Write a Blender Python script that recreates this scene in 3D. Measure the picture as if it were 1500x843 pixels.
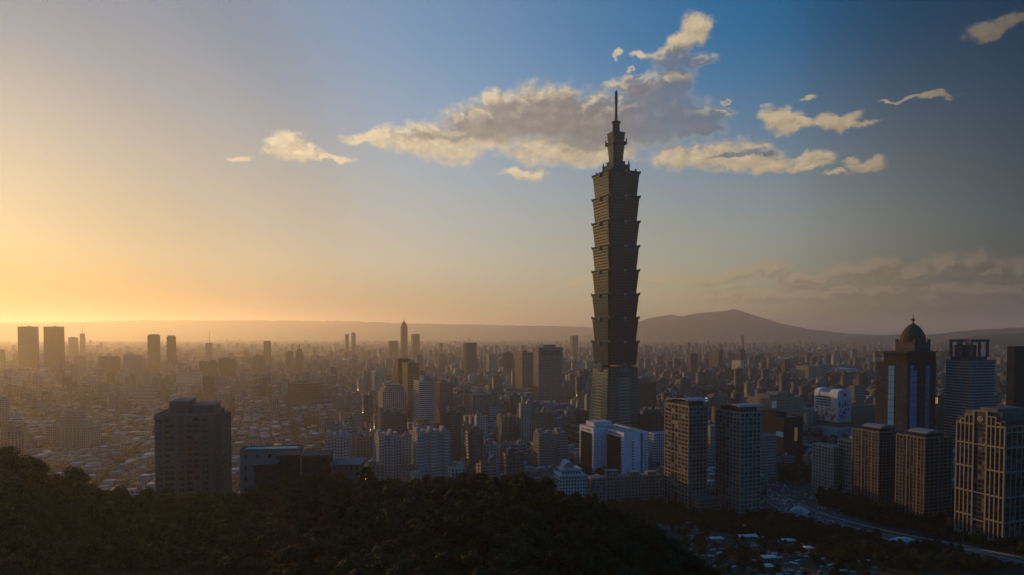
import bpy, bmesh, math, random
import numpy as np
from mathutils import Vector, Matrix

for _o in list(bpy.data.objects):
    bpy.data.objects.remove(_o, do_unlink=True)
S = bpy.context.scene
C = S.collection
R = math.radians
rng = random.Random(11)
NR = np.random.default_rng(11)

# ------------------------------------------------------------------ camera
CAM_Z = 170.0
F = 980.0                 # focal length in pixels of the 1500 px wide frame
PITCH = R(1.8)            # looking slightly down
PPY = 488.0 + F * math.tan(PITCH)
cam_d = bpy.data.cameras.new('camera')
cam_d.sensor_width = 36.0
cam_d.lens = F / 1500.0 * 36.0
cam_d.shift_y = (PPY - 421.5) / 1500.0
cam_d.clip_start = 0.5
cam_d.clip_end = 120000.0
cam = bpy.data.objects.new('camera', cam_d)
cam.location = (0, 0, CAM_Z)
cam.rotation_euler = (R(90) - PITCH, 0, 0)
C.objects.link(cam)
S.camera = cam

def ray(x, y):
    cp, sp = math.cos(PITCH), math.sin(PITCH)
    u, v = x - 750.0, PPY - y
    return Vector((u, F * cp + v * sp, -F * sp + v * cp))

def at(x, y, Y):
    """World point seen at (x, y) of the photograph when it stands Y metres ahead."""
    d = ray(x, y)
    return Vector((0, 0, CAM_Z)) + d * (Y / d.y)

def on_ground(x, y, z=0.0):
    d = ray(x, y)
    return Vector((0, 0, CAM_Z)) + d * ((z - CAM_Z) / d.z)

def to_px(p):
    cp, sp = math.cos(PITCH), math.sin(PITCH)
    x, y, z = p[0], p[1], p[2] - CAM_Z
    f = y * cp - z * sp
    u = y * sp + z * cp
    return 750.0 + F * x / f, PPY - F * u / f

# ------------------------------------------------------------------ sun, sky, exposure
SUN_AZ, SUN_EL = R(-41.0), R(6.8)      # azimuth from +Y, negative = left of the view
SUN_DIR = Vector((math.sin(SUN_AZ) * math.cos(SUN_EL), math.cos(SUN_AZ) * math.cos(SUN_EL), math.sin(SUN_EL)))
sun_d = bpy.data.lights.new('sun', 'SUN')
sun_d.energy = 3.4
sun_d.angle = R(0.5)
sun_d.color = (1.0, 0.53, 0.16)
sun = bpy.data.objects.new('sun', sun_d)
sun.rotation_euler = SUN_DIR.to_track_quat('Z', 'Y').to_euler()
sun.location = (-300, 300, 600)
C.objects.link(sun)

S.view_settings.view_transform = 'Standard'
S.view_settings.look = 'None'
S.view_settings.exposure = 0.0
S.view_settings.gamma = 1.0
S.view_settings.use_curve_mapping = False
S.cycles.use_denoising = True
S.cycles.max_bounces = 5
S.cycles.diffuse_bounces = 2
S.cycles.glossy_bounces = 2
S.cycles.transmission_bounces = 3
S.cycles.transparent_max_bounces = 12
S.cycles.volume_bounces = 0
S.cycles.sample_clamp_indirect = 4.0

class NT:
    """small helper for writing node graphs"""
    def __init__(self, tree):
        self.t = tree
    def n(self, typ, **kw):
        nd = self.t.nodes.new(typ)
        for k, v in kw.items():
            setattr(nd, k, v)
        return nd
    def link(self, a, b):
        self.t.links.new(a, b)
    def put(self, sock, v):
        if isinstance(v, bpy.types.NodeSocket):
            self.link(v, sock)
        else:
            sock.default_value = v
    def math(self, op, a, b=None, c=None, clamp=False):
        nd = self.n('ShaderNodeMath', operation=op, use_clamp=clamp)
        self.put(nd.inputs[0], a)
        if b is not None: self.put(nd.inputs[1], b)
        if c is not None: self.put(nd.inputs[2], c)
        return nd.outputs[0]
    def vec(self, op, a, b=None, c=None, out=0):
        nd = self.n('ShaderNodeVectorMath', operation=op)
        self.put(nd.inputs[0], a)
        if b is not None: self.put(nd.inputs[1], b)
        if c is not None: self.put(nd.inputs[2], c)
        return nd.outputs[out]
    def mix(self, fac, a, b, blend='MIX'):
        nd = self.n('ShaderNodeMix', data_type='RGBA', blend_type=blend)
        self.put(nd.inputs[0], fac)
        self.put(nd.inputs[6], a)
        self.put(nd.inputs[7], b)
        return nd.outputs[2]
    def ramp(self, v, lo, hi, smooth=True):
        nd = self.n('ShaderNodeMapRange', interpolation_type='SMOOTHSTEP' if smooth else 'LINEAR', clamp=True) if smooth else self.n('ShaderNodeMapRange', clamp=True)
        self.put(nd.inputs[0], v)
        nd.inputs[1].default_value = lo
        nd.inputs[2].default_value = hi
        return nd.outputs[0]
    def noise(self, v, scale, detail=4.0, rough=0.55, out='Fac', dims='3D'):
        nd = self.n('ShaderNodeTexNoise', noise_dimensions=dims)
        self.put(nd.inputs['Vector'], v)
        nd.inputs['Scale'].default_value = scale
        nd.inputs['Detail'].default_value = detail
        nd.inputs['Roughness'].default_value = rough
        return nd.outputs[out]

SKY_STRENGTH = 0.1
SKY_SAT = 1.32
SKY_KNEE = 0.03
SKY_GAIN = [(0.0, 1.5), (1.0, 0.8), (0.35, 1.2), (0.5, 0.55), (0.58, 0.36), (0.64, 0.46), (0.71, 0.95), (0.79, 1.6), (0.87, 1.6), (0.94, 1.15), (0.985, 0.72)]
W = bpy.data.worlds.new('World')
S.world = W
W.use_nodes = True
W.node_tree.nodes.clear()
g = NT(W.node_tree)
sky = g.n('ShaderNodeTexSky', sky_type='NISHITA', sun_disc=False, sun_elevation=SUN_EL,
          sun_rotation=SUN_AZ, altitude=170.0, air_density=1.0, dust_density=1.0, ozone_density=3.0)
geo = g.n('ShaderNodeTexCoord')
dvec = geo.outputs['Generated']
sep = g.n('ShaderNodeSeparateXYZ'); g.link(dvec, sep.inputs[0])
az = g.math('ARCTAN2', sep.outputs[0], sep.outputs[1])
el = g.math('ARCSINE', sep.outputs[2])
comb = g.n('ShaderNodeCombineXYZ'); g.link(az, comb.inputs[0]); g.link(el, comb.inputs[1])
pdir = g.vec('MULTIPLY', comb.outputs[0], (57.29578, 57.29578, 0))      # degrees of azimuth and elevation

def azel(x, y):
    d = ray(x, y).normalized()
    return math.degrees(math.atan2(d.x, d.y)), math.degrees(math.asin(d.z))

def ellipses(p, lst, grow=1.0):
    """smallest normalised distance to a list of (x, y, rx, ry) cloud bodies"""
    out = None
    for (x, y, rx, ry) in lst:
        a, e = azel(x, y)
        k = 57.29578 / F * math.cos(R(a)) ** 1.0
        ix, iy = 1.0 / (rx * k * grow), 1.0 / (ry * k * grow)
        v = g.vec('MULTIPLY_ADD', p, (ix, iy, 0), (-a * ix, -e * iy, 0))
        l = g.vec('LENGTH', v, out=1)
        out = l if out is None else g.math('SMOOTH_MIN', out, l, 0.25)
    return out

CLOUDS = [(528, 203, 26, 7), (552, 203, 34, 11), (600, 205, 60, 19), (650, 212, 70, 27), (705, 188, 66, 36), (730, 150, 30, 16), (790, 172, 90, 42), (820, 140, 26, 12), (880, 180, 90, 44),
          (960, 172, 75, 42), (1015, 176, 46, 28), (815, 222, 82, 20), (880, 226, 60, 18), (990, 120, 32, 24), (950, 140, 40, 20),
          (985, 84, 28, 16), (1020, 48, 25, 20), (1000, 62, 24, 12), (1020, 90, 30, 9), (966, 78, 15, 8), (906, 81, 8, 6), (938, 77, 13, 5), (930, 99, 6, 3),
          (930, 120, 40, 12), (990, 232, 40, 19), (1040, 226, 46, 17), (1085, 230, 60, 22), (1130, 238, 34, 13), (1192, 228, 30, 12), (1180, 241, 40, 7), (1267, 240, 27, 9), (1245, 234, 10, 5),
          (1222, 254, 24, 5), (1140, 176, 28, 16), (1165, 184, 40, 9), (1225, 176, 34, 13), (1250, 182, 36, 6),
          (1370, 143, 26, 5), (1330, 147, 40, 3), (1180, 144, 12, 4), (1440, 42, 30, 12), (1470, 34, 30, 12), (1500, 30, 20, 8),
          (415, 214, 26, 22), (432, 226, 42, 12), (475, 234, 46, 6), (347, 228, 14, 5), (768, 254, 32, 8), (1063, 148, 9, 4), (1048, 165, 30, 8), (1035, 190, 26, 8)]
DARK = [(650, 195, 80, 10), (700, 180, 60, 16), (790, 176, 100, 26), (880, 172, 110, 40), (980, 168, 90, 44), (1000, 90, 55, 15), (930, 116, 46, 16),
        (1090, 222, 40, 4), (1005, 138, 44, 22), (1050, 180, 40, 20)]
BANK = [(880, 411, 60, 8), (960, 408, 60, 12), (1040, 410, 60, 12), (1085, 398, 36, 14), (1130, 394, 36, 13), (1180, 406, 70, 16), (1250, 402, 50, 16), (1290, 392, 36, 16), (1340, 398, 50, 18), (1385, 385, 40, 20), (1430, 384, 40, 22), (1470, 396, 40, 18),
        (1520, 390, 70, 26), (1640, 385, 90, 30), (1200, 430, 260, 22), (1450, 430, 200, 26)]
def fbm_at(off):
    q = g.vec('ADD', pdir, (off[0], off[1], 0.0))
    wn = g.noise(q, 0.36, 9.0, 0.62, out='Color')
    wp = g.vec('MULTIPLY_ADD', g.vec('SUBTRACT', wn, (0.5, 0.5, 0.5)), (3.4, 2.6, 0.0), q)
    fi = g.noise(g.vec('MULTIPLY', q, (1.0, 1.45, 1.0)), 0.95, 9.0, 0.60)
    return wp, fi
warp, fine = fbm_at((0, 0))
warp2, fine2 = fbm_at((-0.45, 0.55))                      # a step towards the light
NB = 1.05
dist = ellipses(warp, CLOUDS, 0.94)
ddist = ellipses(warp, DARK)
dens_raw = g.math('SUBTRACT', g.math('MULTIPLY_ADD', fine, NB, 0.58), dist)
dens_raw2 = g.math('SUBTRACT', g.math('MULTIPLY_ADD', fine2, NB, 0.58), ellipses(warp2, CLOUDS, 0.94))
thin = g.ramp(g.math('SUBTRACT', ddist, 0.0), 1.2, 0.5)
dens = g.math('MULTIPLY', g.ramp(dens_raw, -0.16, 0.56), g.math('MULTIPLY_ADD', thin, g.math('MULTIPLY', g.ramp(az, R(6), R(14)), -0.42), 1.0))
rim = g.ramp(g.math('SUBTRACT', dens_raw, dens_raw2), 0.10, 0.5)
dark = g.math('MULTIPLY', g.ramp(ddist, 1.5, 0.7), g.ramp(dens_raw, 0.02, 0.4))
dark = g.math('MULTIPLY', dark, g.math('SUBTRACT', 1.0, g.math('MULTIPLY', rim, g.ramp(dens_raw, 0.9, 0.35))))
relief = g.math('ADD', g.math('MULTIPLY_ADD', g.math('SUBTRACT', fine, fine2), 0.55, 0.93), g.math('MULTIPLY', rim, 0.16))
bdist = ellipses(warp, BANK)
bank_raw = g.math('SUBTRACT', g.math('MULTIPLY_ADD', fine, 1.7, 0.15), bdist)
bank = g.math('MULTIPLY', g.ramp(bank_raw, -0.05, 0.65), 0.72)

# clear sky: the Nishita sky, its brightness and colour adjusted by sun angle and elevation
cosun = g.vec('DOT_PRODUCT', dvec, tuple(SUN_DIR), out=1)
hsv = g.n('ShaderNodeHueSaturation'); hsv.inputs['Saturation'].default_value = SKY_SAT
g.link(sky.outputs[0], hsv.inputs['Color'])
def vscale(v, s):
    nd = g.n('ShaderNodeVectorMath', operation='SCALE')
    g.put(nd.inputs[0], v); g.put(nd.inputs['Scale'], s)
    return nd.outputs[0]
angle_gain = g.n('ShaderNodeFloatCurve')                # gain by sun angle: vignette dimming at right, less glare, unseen rear sky brightened
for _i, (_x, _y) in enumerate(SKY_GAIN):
    if _i < 2: angle_gain.mapping.curves[0].points[_i].location = (_x, _y)
    else: angle_gain.mapping.curves[0].points.new(_x, _y)
angle_gain.mapping.update()
g.link(g.ramp(cosun, -1.0, 1.0, smooth=False), angle_gain.inputs['Value'])
sky_c = vscale(hsv.outputs[0], g.math('MULTIPLY', angle_gain.outputs[0], g.math('MULTIPLY_ADD', g.ramp(el, R(30), R(60)), 1.5, 1.0)))  # unseen sky overhead boosted as added ambient fill for shaded faces
warm = g.math('MULTIPLY', g.ramp(el, R(24), R(1)), g.ramp(cosun, 0.08, 0.66))      # dust low in the west
sky_c = g.mix(g.math('MULTIPLY', warm, 0.78), sky_c, (0.48 / SKY_STRENGTH, 0.365 / SKY_STRENGTH, 0.19 / SKY_STRENGTH, 1))
ext = g.math('MULTIPLY', g.ramp(el, R(6.5), R(0)), g.ramp(cosun, 0.6, 1.0))                   # the lowest degrees are seen through the most dust
sky_c = g.mix(ext, sky_c, (0.38, 0.25, 0.18, 1), blend='MULTIPLY')
grey = g.math('MULTIPLY', g.ramp(el, R(9), R(1)), g.ramp(cosun, 0.6, 0.2))                    # and grey away from the sun
sky_c = g.mix(g.math('MULTIPLY', grey, 0.75), sky_c, (0.045 / SKY_STRENGTH, 0.044 / SKY_STRENGTH, 0.046 / SKY_STRENGTH, 1))
veil = vscale(g.mix(0.0, (0.125 / SKY_STRENGTH, 0.115 / SKY_STRENGTH, 0.10 / SKY_STRENGTH, 1), (0, 0, 0, 1)), g.math('MULTIPLY', g.ramp(cosun, 0.5, 0.9), g.ramp(cosun, 1.0, 0.93)))   # thin high cirrus
sky_c = g.vec('ADD', sky_c, veil)
sky_k = g.vec('ADD', vscale(sky_c, SKY_KNEE), (1, 1, 1))
sky_c = g.vec('DIVIDE', sky_c, sky_k)
bg = g.n('ShaderNodeBackground')
outw = g.n('ShaderNodeOutputWorld')
g.link(bg.outputs[0], outw.inputs[0])
bg.inputs[1].default_value = SKY_STRENGTH
K = 1.0 / SKY_STRENGTH
toward = g.ramp(cosun, 0.1, 1.0, smooth=False)              # 0 far from the sun .. 1 at the sun
lit = g.mix(g.ramp(cosun, 0.18, 0.52), (0.10 * K, 0.088 * K, 0.075 * K, 1), (0.53 * K, 0.42 * K, 0.27 * K, 1))
lit = g.mix(g.ramp(cosun, 0.5, 1.0, smooth=False), lit, (0.80 * K, 0.65 * K, 0.43 * K, 1))
shade = g.mix(g.ramp(cosun, 0.42, 0.98, smooth=False), (0.08 * K, 0.082 * K, 0.11 * K, 1), (0.50 * K, 0.41 * K, 0.31 * K, 1))
cloud_c = g.mix(dark, vscale(lit, relief), vscale(shade, relief))
mixed = g.mix(g.math('MULTIPLY', dens, 0.93), sky_c, cloud_c)
bl = g.mix(toward, (0.085 * K, 0.075 * K, 0.07 * K, 1), (0.80 * K, 0.60 * K, 0.34 * K, 1))
bs = g.mix(toward, (0.015 * K, 0.017 * K, 0.022 * K, 1), (0.62 * K, 0.46 * K, 0.27 * K, 1))
bank_raw2 = g.math('SUBTRACT', g.math('MULTIPLY_ADD', fine2, 1.7, 0.15), ellipses(warp2, BANK))
brim = g.ramp(g.math('SUBTRACT', bank_raw, bank_raw2), 0.0, 0.35)
bank_c = g.mix(g.math('MULTIPLY', g.ramp(bank_raw, 0.05, 0.6), g.math('SUBTRACT', 1.0, brim)), bl, bs)
mixed = g.mix(bank, mixed, bank_c)
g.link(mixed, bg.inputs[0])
# ------------------------------------------------------------------ haze
def new_mat(name):
    m = bpy.data.materials.new(name)
    m.use_nodes = True
    m.node_tree.nodes.clear()
    return m, NT(m.node_tree)

HAZE_DENSITY = 6.8e-5
hm, h = new_mat('haze_air')
pv = h.n('ShaderNodeVolumePrincipled')
pv.inputs['Color'].default_value = (0.93, 0.93, 0.95, 1)
pv.inputs['Density'].default_value = HAZE_DENSITY
pv.inputs['Anisotropy'].default_value = 0.57
ho = h.n('ShaderNodeOutputMaterial')
h.link(pv.outputs[0], ho.inputs['Volume'])
hb = bmesh.new()
bmesh.ops.create_cube(hb, size=1.0)
for v in hb.verts:
    v.co = Vector((v.co.x * 130000, v.co.y * 110000, (-1.0 if v.co.z < 0 else 705.0)))
me = bpy.data.meshes.new('haze'); hb.to_mesh(me); hb.free()
haze = bpy.data.objects.new('haze', me); C.objects.link(haze)
me.materials.append(hm)
haze['kind'] = 'stuff'
# ------------------------------------------------------------------ materials
def attr(g, name, out):
    nd = g.n('ShaderNodeAttribute', attribute_name=name)
    return nd.outputs[out]

def principled(g, col, rough, spec=0.4, metal=0.0, normal=None):
    b = g.n('ShaderNodeBsdfPrincipled')
    g.put(b.inputs['Base Color'], col)
    g.put(b.inputs['Roughness'], rough)
    b.inputs['Specular IOR Level'].default_value = spec
    b.inputs['Metallic'].default_value = metal
    if normal is not None: g.link(normal, b.inputs['Normal'])
    o = g.n('ShaderNodeOutputMaterial')
    g.link(b.outputs[0], o.inputs['Surface'])
    return b

def plain(name, col, rough=0.7, spec=0.4, metal=0.0, var=0.25, scale=0.15):
    m, g = new_mat(name)
    p = g.n('ShaderNodeTexCoord').outputs['Object']
    n = g.noise(p, scale, 5.0, 0.65)
    f = g.math('MULTIPLY_ADD', n, 2 * var, 1.0 - var)
    nd = g.n('ShaderNodeVectorMath', operation='SCALE')
    nd.inputs[0].default_value = col[:3]
    g.link(f, nd.inputs['Scale'])
    principled(g, nd.outputs[0], rough, spec, metal)
    return m

# walls with their windows: 'tint' is the wall colour (alpha = share of a bay that is glass),
# 'pane' the share of a storey that is glass; the UV map counts bays and storeys
m_facade, g = new_mat('facade')
tint = g.n('ShaderNodeAttribute', attribute_name='tint')
ww = tint.outputs['Alpha']
wh = attr(g, 'pane', 'Fac')
uv = g.n('ShaderNodeUVMap', uv_map='bays').outputs[0]
su = g.n('ShaderNodeSeparateXYZ'); g.link(uv, su.inputs[0])
fx = g.math('ABSOLUTE', g.math('SUBTRACT', g.math('FRACT', su.outputs[0]), 0.5))
fy = g.math('ABSOLUTE', g.math('SUBTRACT', g.math('FRACT', su.outputs[1]), 0.5))
win = g.math('MULTIPLY', g.math('LESS_THAN', fx, g.math('MULTIPLY', ww, 0.5)), g.math('LESS_THAN', fy, g.math('MULTIPLY', wh, 0.5)))
cell = g.vec('FLOOR', uv)
wnz = g.n('ShaderNodeTexWhiteNoise', noise_dimensions='3D'); g.link(cell, wnz.inputs['Vector'])
curtain = g.math('POWER', wnz.outputs[0], 4.0)
glass_c = g.mix(g.math('MULTIPLY', curtain, 0.5), (0.02, 0.024, 0.028, 1), (0.22, 0.2, 0.17, 1))
pos = g.n('ShaderNodeNewGeometry').outputs['Position']
dirt = g.math('MULTIPLY_ADD', g.noise(g.vec('MULTIPLY', pos, (0.25, 0.25, 0.05)), 1.0, 5.0, 0.65), 0.7, 0.62)
wall_c = vscale(tint.outputs['Color'], dirt)
col = g.mix(win, wall_c, glass_c)
rgh = g.math('MULTIPLY_ADD', win, -0.62, 0.82)
fb = principled(g, col, rgh, 0.4)
g.link(g.math('MULTIPLY', win, 0.38), fb.inputs['Specular IOR Level'])

m_glass = plain('dark_window_glass', (0.02, 0.025, 0.03), 0.15, 0.5, var=0.5, scale=0.4)
m_metal = plain('grey_metal', (0.22, 0.22, 0.23), 0.5, 0.5, 0.4)
m_conc = plain('weathered_concrete', (0.26, 0.25, 0.24), 0.9, 0.2)
m_white = plain('white_paint', (0.72, 0.73, 0.76), 0.6, 0.3, var=0.12)
m_dark = plain('dark_cladding', (0.05, 0.05, 0.055), 0.5, 0.4)

# ------------------------------------------------------------------ mesh building
def link_mesh(name, me, mats, parent=None, loc=None, rotz=None):
    o = bpy.data.objects.new(name, me)
    C.objects.link(o)
    if mats is not None:
        for m in (mats if isinstance(mats, (list, tuple)) else [mats]):
            me.materials.append(m)
    if parent is not None: o.parent = parent
    if loc is not None: o.location = loc
    if rotz is not None: o.rotation_euler.z = rotz
    return o

def tag(o, label=None, cat=None, group=None, kind=None):
    if label: o['label'] = label
    if cat: o['category'] = cat
    if group: o['group'] = group
    if kind: o['kind'] = kind
    return o

def thing(name, label, cat, loc=(0, 0, 0), rotz=0.0, group=None):
    o = bpy.data.objects.new(name, None)
    o.empty_display_size = 1.0
    C.objects.link(o)
    o.location = loc
    o.rotation_euler.z = rotz
    return tag(o, label, cat, group)

class MB:
    """collects boxes, prisms and lathes; build() links them as ONE mesh with facade attributes"""
    def __init__(self):
        self.v, self.f, self.uv, self.t, self.p, self.sm = [], [], [], [], [], []
    def face(self, pts, uv=None, tint=(0.3, 0.3, 0.3, 0), pane=0.5, smooth=False):
        b = len(self.v)
        self.v += [tuple(q) for q in pts]
        self.f.append(tuple(range(b, b + len(pts))))
        self.uv += uv if uv else [(0, 0)] * len(pts)
        self.t += [tint] * len(pts)
        self.p += [pane] * len(pts)
        self.sm.append(smooth)
    def prism(self, ring0, ring1, z0, z1, tint=(0.3, 0.3, 0.3, 0), pane=0.5, bay=3.0, floor=3.3, roof=None, cap=True, bottom=False, v0=0.0, smooth=False):
        """walls between two rings of (x, y) at two heights; ring counter-clockwise from above"""
        n = len(ring0)
        u = 0.0
        for i in range(n):
            j = (i + 1) % n
            a, b, c, d = ring0[i], ring0[j], ring1[j], ring1[i]
            L = math.hypot(b[0] - a[0], b[1] - a[1])
            nb = max(1, round(L / bay)) if L > bay * 0.6 else L / bay
            nf = max(1, round((z1 - z0) / floor)) if (z1 - z0) > floor * 0.6 else (z1 - z0) / floor
            self.face([(*a, z0), (*b, z0), (*c, z1), (*d, z1)], [(0, v0), (nb, v0), (nb, v0 + nf), (0, v0 + nf)], tint, pane, smooth)
        rc = (*(roof if roof else tint[:3]), 0.0)
        if cap: self.face([(*q, z1) for q in ring1], None, rc, pane)
        if bottom: self.face([(*q, z0) for q in reversed(ring0)], None, rc, pane)
        return self
    def box(self, x0, x1, y0, y1, z0, z1, tint=(0.3, 0.3, 0.3, 0), **k):
        r = [(x0, y0), (x1, y0), (x1, y1), (x0, y1)]
        return self.prism(r, r, z0, z1, tint, **k)
    def cbox(self, cx, cy, w, d, z0, z1, tint=(0.3, 0.3, 0.3, 0), **k):
        return self.box(cx - w / 2, cx + w / 2, cy - d / 2, cy + d / 2, z0, z1, tint, **k)
    def lathe(self, prof, n=24, cx=0, cy=0, tint=(0.3, 0.3, 0.3, 0), a0=0.0, a1=2 * math.pi, smooth=True):
        for (r0, z0), (r1, z1) in zip(prof, prof[1:]):
            for i in range(n):
                a = a0 + (a1 - a0) * i / n; b = a0 + (a1 - a0) * (i + 1) / n
                q = []
                for r, z, t in ((r0, z0, a), (r0, z0, b), (r1, z1, b), (r1, z1, a)):
                    p = (cx + r * math.cos(t), cy + r * math.sin(t), z)
                    if p not in q: q.append(p)
                if len(q) >= 3: self.face(q, None, tint, 0.5, smooth)
        return self
    def bar(self, a, b, r, tint=(0.3, 0.3, 0.3, 0), n=4):
        a, b = Vector(a), Vector(b)
        d = (b - a).normalized()
        s = d.cross(Vector((0, 0, 1)))
        s = Vector((1, 0, 0)) if s.length < 1e-3 else s.normalized()
        t = d.cross(s)
        k = [s * (r * math.cos(i * 2 * math.pi / n + 0.785)) + t * (r * math.sin(i * 2 * math.pi / n + 0.785)) for i in range(n)]
        for i in range(n):
            j = (i + 1) % n
            self.face([a + k[j], a + k[i], b + k[i], b + k[j]], None, tint)
        self.face([a + q for q in k], None, tint); self.face([b + q for q in reversed(k)], None, tint)
        return self
    def mesh(self, name):
        me = bpy.data.meshes.new(name)
        me.from_pydata(self.v, [], self.f)
        uvl = me.uv_layers.new(name='bays')
        uvl.data.foreach_set('uv', np.array(self.uv, dtype=np.float32).ravel())
        ta = me.attributes.new('tint', 'FLOAT_COLOR', 'CORNER')
        ta.data.foreach_set('color', np.array(self.t, dtype=np.float32).ravel())
        pa = me.attributes.new('pane', 'FLOAT', 'CORNER')
        pa.data.foreach_set('value', np.array(self.p, dtype=np.float32))
        if any(self.sm): me.polygons.foreach_set('use_smooth', self.sm)
        me.update()
        return me
    def build(self, name, parent=None, mat=None, loc=None, rotz=None):
        return link_mesh(name, self.mesh(name), mat or m_facade, parent, loc, rotz)

def many_boxes(A):
    """one mesh from arrays of boxes: columns cx cy z0 z1 w d rot r g b ww wh bay floor rr rg rb"""
    A = np.asarray(A, dtype=np.float64)
    n = len(A)
    cx, cy, z0, z1, w, d, ro = A[:, :7].T
    c, s = np.cos(ro), np.sin(ro)
    sx = np.array([-.5, .5, .5, -.5]); sy = np.array([-.5, -.5, .5, .5])
    lx = w[:, None] * sx; ly = d[:, None] * sy
    X = cx[:, None] + lx * c[:, None] - ly * s[:, None]
    Y = cy[:, None] + lx * s[:, None] + ly * c[:, None]
    V = np.empty((n, 8, 3))
    V[:, :4, 0] = X; V[:, 4:, 0] = X; V[:, :4, 1] = Y; V[:, 4:, 1] = Y
    V[:, :4, 2] = z0[:, None]; V[:, 4:, 2] = z1[:, None]
    q = np.array([[0, 1, 5, 4], [1, 2, 6, 5], [2, 3, 7, 6], [3, 0, 4, 7], [4, 5, 6, 7]])
    I = (q[None] + (np.arange(n) * 8)[:, None, None]).reshape(-1)
    me = bpy.data.meshes.new('boxes')
    me.vertices.add(n * 8); me.loops.add(n * 20); me.polygons.add(n * 5)
    me.vertices.foreach_set('co', V.reshape(-1).astype(np.float32))
    me.loops.foreach_set('vertex_index', I.astype(np.int32))
    me.polygons.foreach_set('loop_start', np.arange(0, n * 20, 4, dtype=np.int32))
    me.update(calc_edges=True)
    nbx = np.maximum(1, np.round(w / A[:, 12])); nby = np.maximum(1, np.round(d / A[:, 12])); nf = np.maximum(1, np.round((z1 - z0) / A[:, 13]))
    U = np.zeros((n, 5, 4, 2), np.float32)
    for k in range(4):
        b = nbx if k % 2 == 0 else nby
        off = (np.arange(n) * 7 + k * 3) % 97
        U[:, k, 0, 0] = off; U[:, k, 3, 0] = off; U[:, k, 1, 0] = off + b; U[:, k, 2, 0] = off + b
        U[:, k, 2, 1] = nf; U[:, k, 3, 1] = nf
    me.uv_layers.new(name='bays').data.foreach_set('uv', U.ravel())
    T = np.zeros((n, 5, 4, 4), np.float32)
    T[:, :4, :, :3] = A[:, None, None, 7:10]; T[:, :4, :, 3] = A[:, None, None, 10]
    T[:, 4, :, :3] = A[:, None, 14:17]
    me.attributes.new('tint', 'FLOAT_COLOR', 'CORNER').data.foreach_set('color', T.ravel())
    me.attributes.new('pane', 'FLOAT', 'CORNER').data.foreach_set('value', np.repeat(A[:, 11], 20).astype(np.float32))
    me.update()
    return me

# ------------------------------------------------------------------ terrain
TU = [-600, -100, 0, 50, 100, 200, 330, 400, 480, 560, 700, 760, 800, 850, 900, 950, 1000, 1060, 1150, 1300, 1600, 2400]
TY = [600, 640, 668, 694, 708, 722, 728, 708, 703, 694, 690, 693, 703, 720, 742, 768, 802, 850, 930, 1000, 1050, 1100]
TR = [250, 250, 250, 255, 260, 265, 265, 270, 275, 280, 285, 285, 280, 275, 270, 265, 255, 240, 210, 190, 180, 180]
TREE_H = 9.0
_nz = [(NR.uniform(-1, 1, 2), NR.uniform(0, 6.28)) for _ in range(10)]
def wob(X, Y, L):
    s = 0
    for k, (d, ph) in enumerate(_nz):
        f = (0.6 + 0.25 * k) * 6.28 / L
        s = s + np.sin((d[0] * X + d[1] * Y) * f + ph) / (1 + 0.3 * k)
    return s / 4.0
def sstep(x, a, b):
    t = np.clip((x - a) / (b - a), 0, 1)
    return t * t * (3 - 2 * t)
def smax(a, b, k=8.0):
    h = np.clip(0.5 + 0.5 * (a - b) / k, 0, 1)
    return b + (a - b) * h + k * h * (1 - h)
def terrain(X, Y):
    X = np.asarray(X, float); Y = np.asarray(Y, float)
    u = 750 + F * X / np.maximum(Y, 40)
    u = np.clip(u, -600, 2400)
    yc = np.interp(u, TU, TY); Rr = np.interp(u, TU, TR)
    zc = CAM_Z - (yc - 488) / F * Rr - TREE_H
    base = 24.0 * (1 - sstep(Y, 330, 590)) * sstep(u, 860, 960)
    steep = 168.3 - 0.55 * np.maximum(Y, -20)
    front = smax(steep, zc - 2.0 * np.sin(np.clip(Y / Rr, 0, 1) * 3.14), 14)
    back = smax(zc - 0.52 * (Y - Rr), base, 10)
    z = np.where(Y < Rr, front, np.minimum(back, front))
    hilly = sstep(z - base, 1.0, 12.0)
    z = z + hilly * 2.0 * wob(X, Y, 60.0)
    z = np.where(Y > 640, 0.0, np.where(Y < 20, np.minimum(z, 168.3), z))
    return np.maximum(z, 0.0)

def grid_mesh(name, xs, ys, zf):
    XX, YY = np.meshgrid(xs, ys)
    ZZ = zf(XX, YY)
    nx, ny = len(xs), len(ys)
    v = np.stack([XX, YY, ZZ], -1).reshape(-1, 3)
    i = np.arange(nx * ny).reshape(ny, nx)
    f = np.stack([i[:-1, :-1], i[:-1, 1:], i[1:, 1:], i[1:, :-1]], -1).reshape(-1, 4)
    me = bpy.data.meshes.new(name)
    me.from_pydata(v.tolist(), [], f.tolist())
    me.polygons.foreach_set('use_smooth', [True] * len(f))
    return me

m_ground, g = new_mat('ground_surface')
p = g.n('ShaderNodeNewGeometry').outputs['Position']
sp = g.n('ShaderNodeSeparateXYZ'); g.link(p, sp.inputs[0])
wood = g.ramp(sp.outputs[2], 0.2, 2.5)
n1 = g.noise(p, 0.02, 6.0, 0.6); n2 = g.noise(p, 0.5, 4.0, 0.6)
town = g.mix(n1, (0.035, 0.035, 0.036, 1), (0.10, 0.095, 0.088, 1))
soil = g.mix(n2, (0.012, 0.016, 0.008, 1), (0.04, 0.045, 0.022, 1))
principled(g, g.mix(wood, town, soil), 0.95, 0.15)

gx = np.unique(np.concatenate([-np.geomspace(620, 60000, 26), np.arange(-600, 601, 8.0), np.geomspace(620, 60000, 26)]))
gy = np.unique(np.concatenate([[-300, -150, -60], np.arange(-20, 660, 8.0), np.geomspace(680, 54000, 30)]))
ground = tag(link_mesh('ground', grid_mesh('ground', gx, gy, terrain), m_ground), kind='structure')

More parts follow.
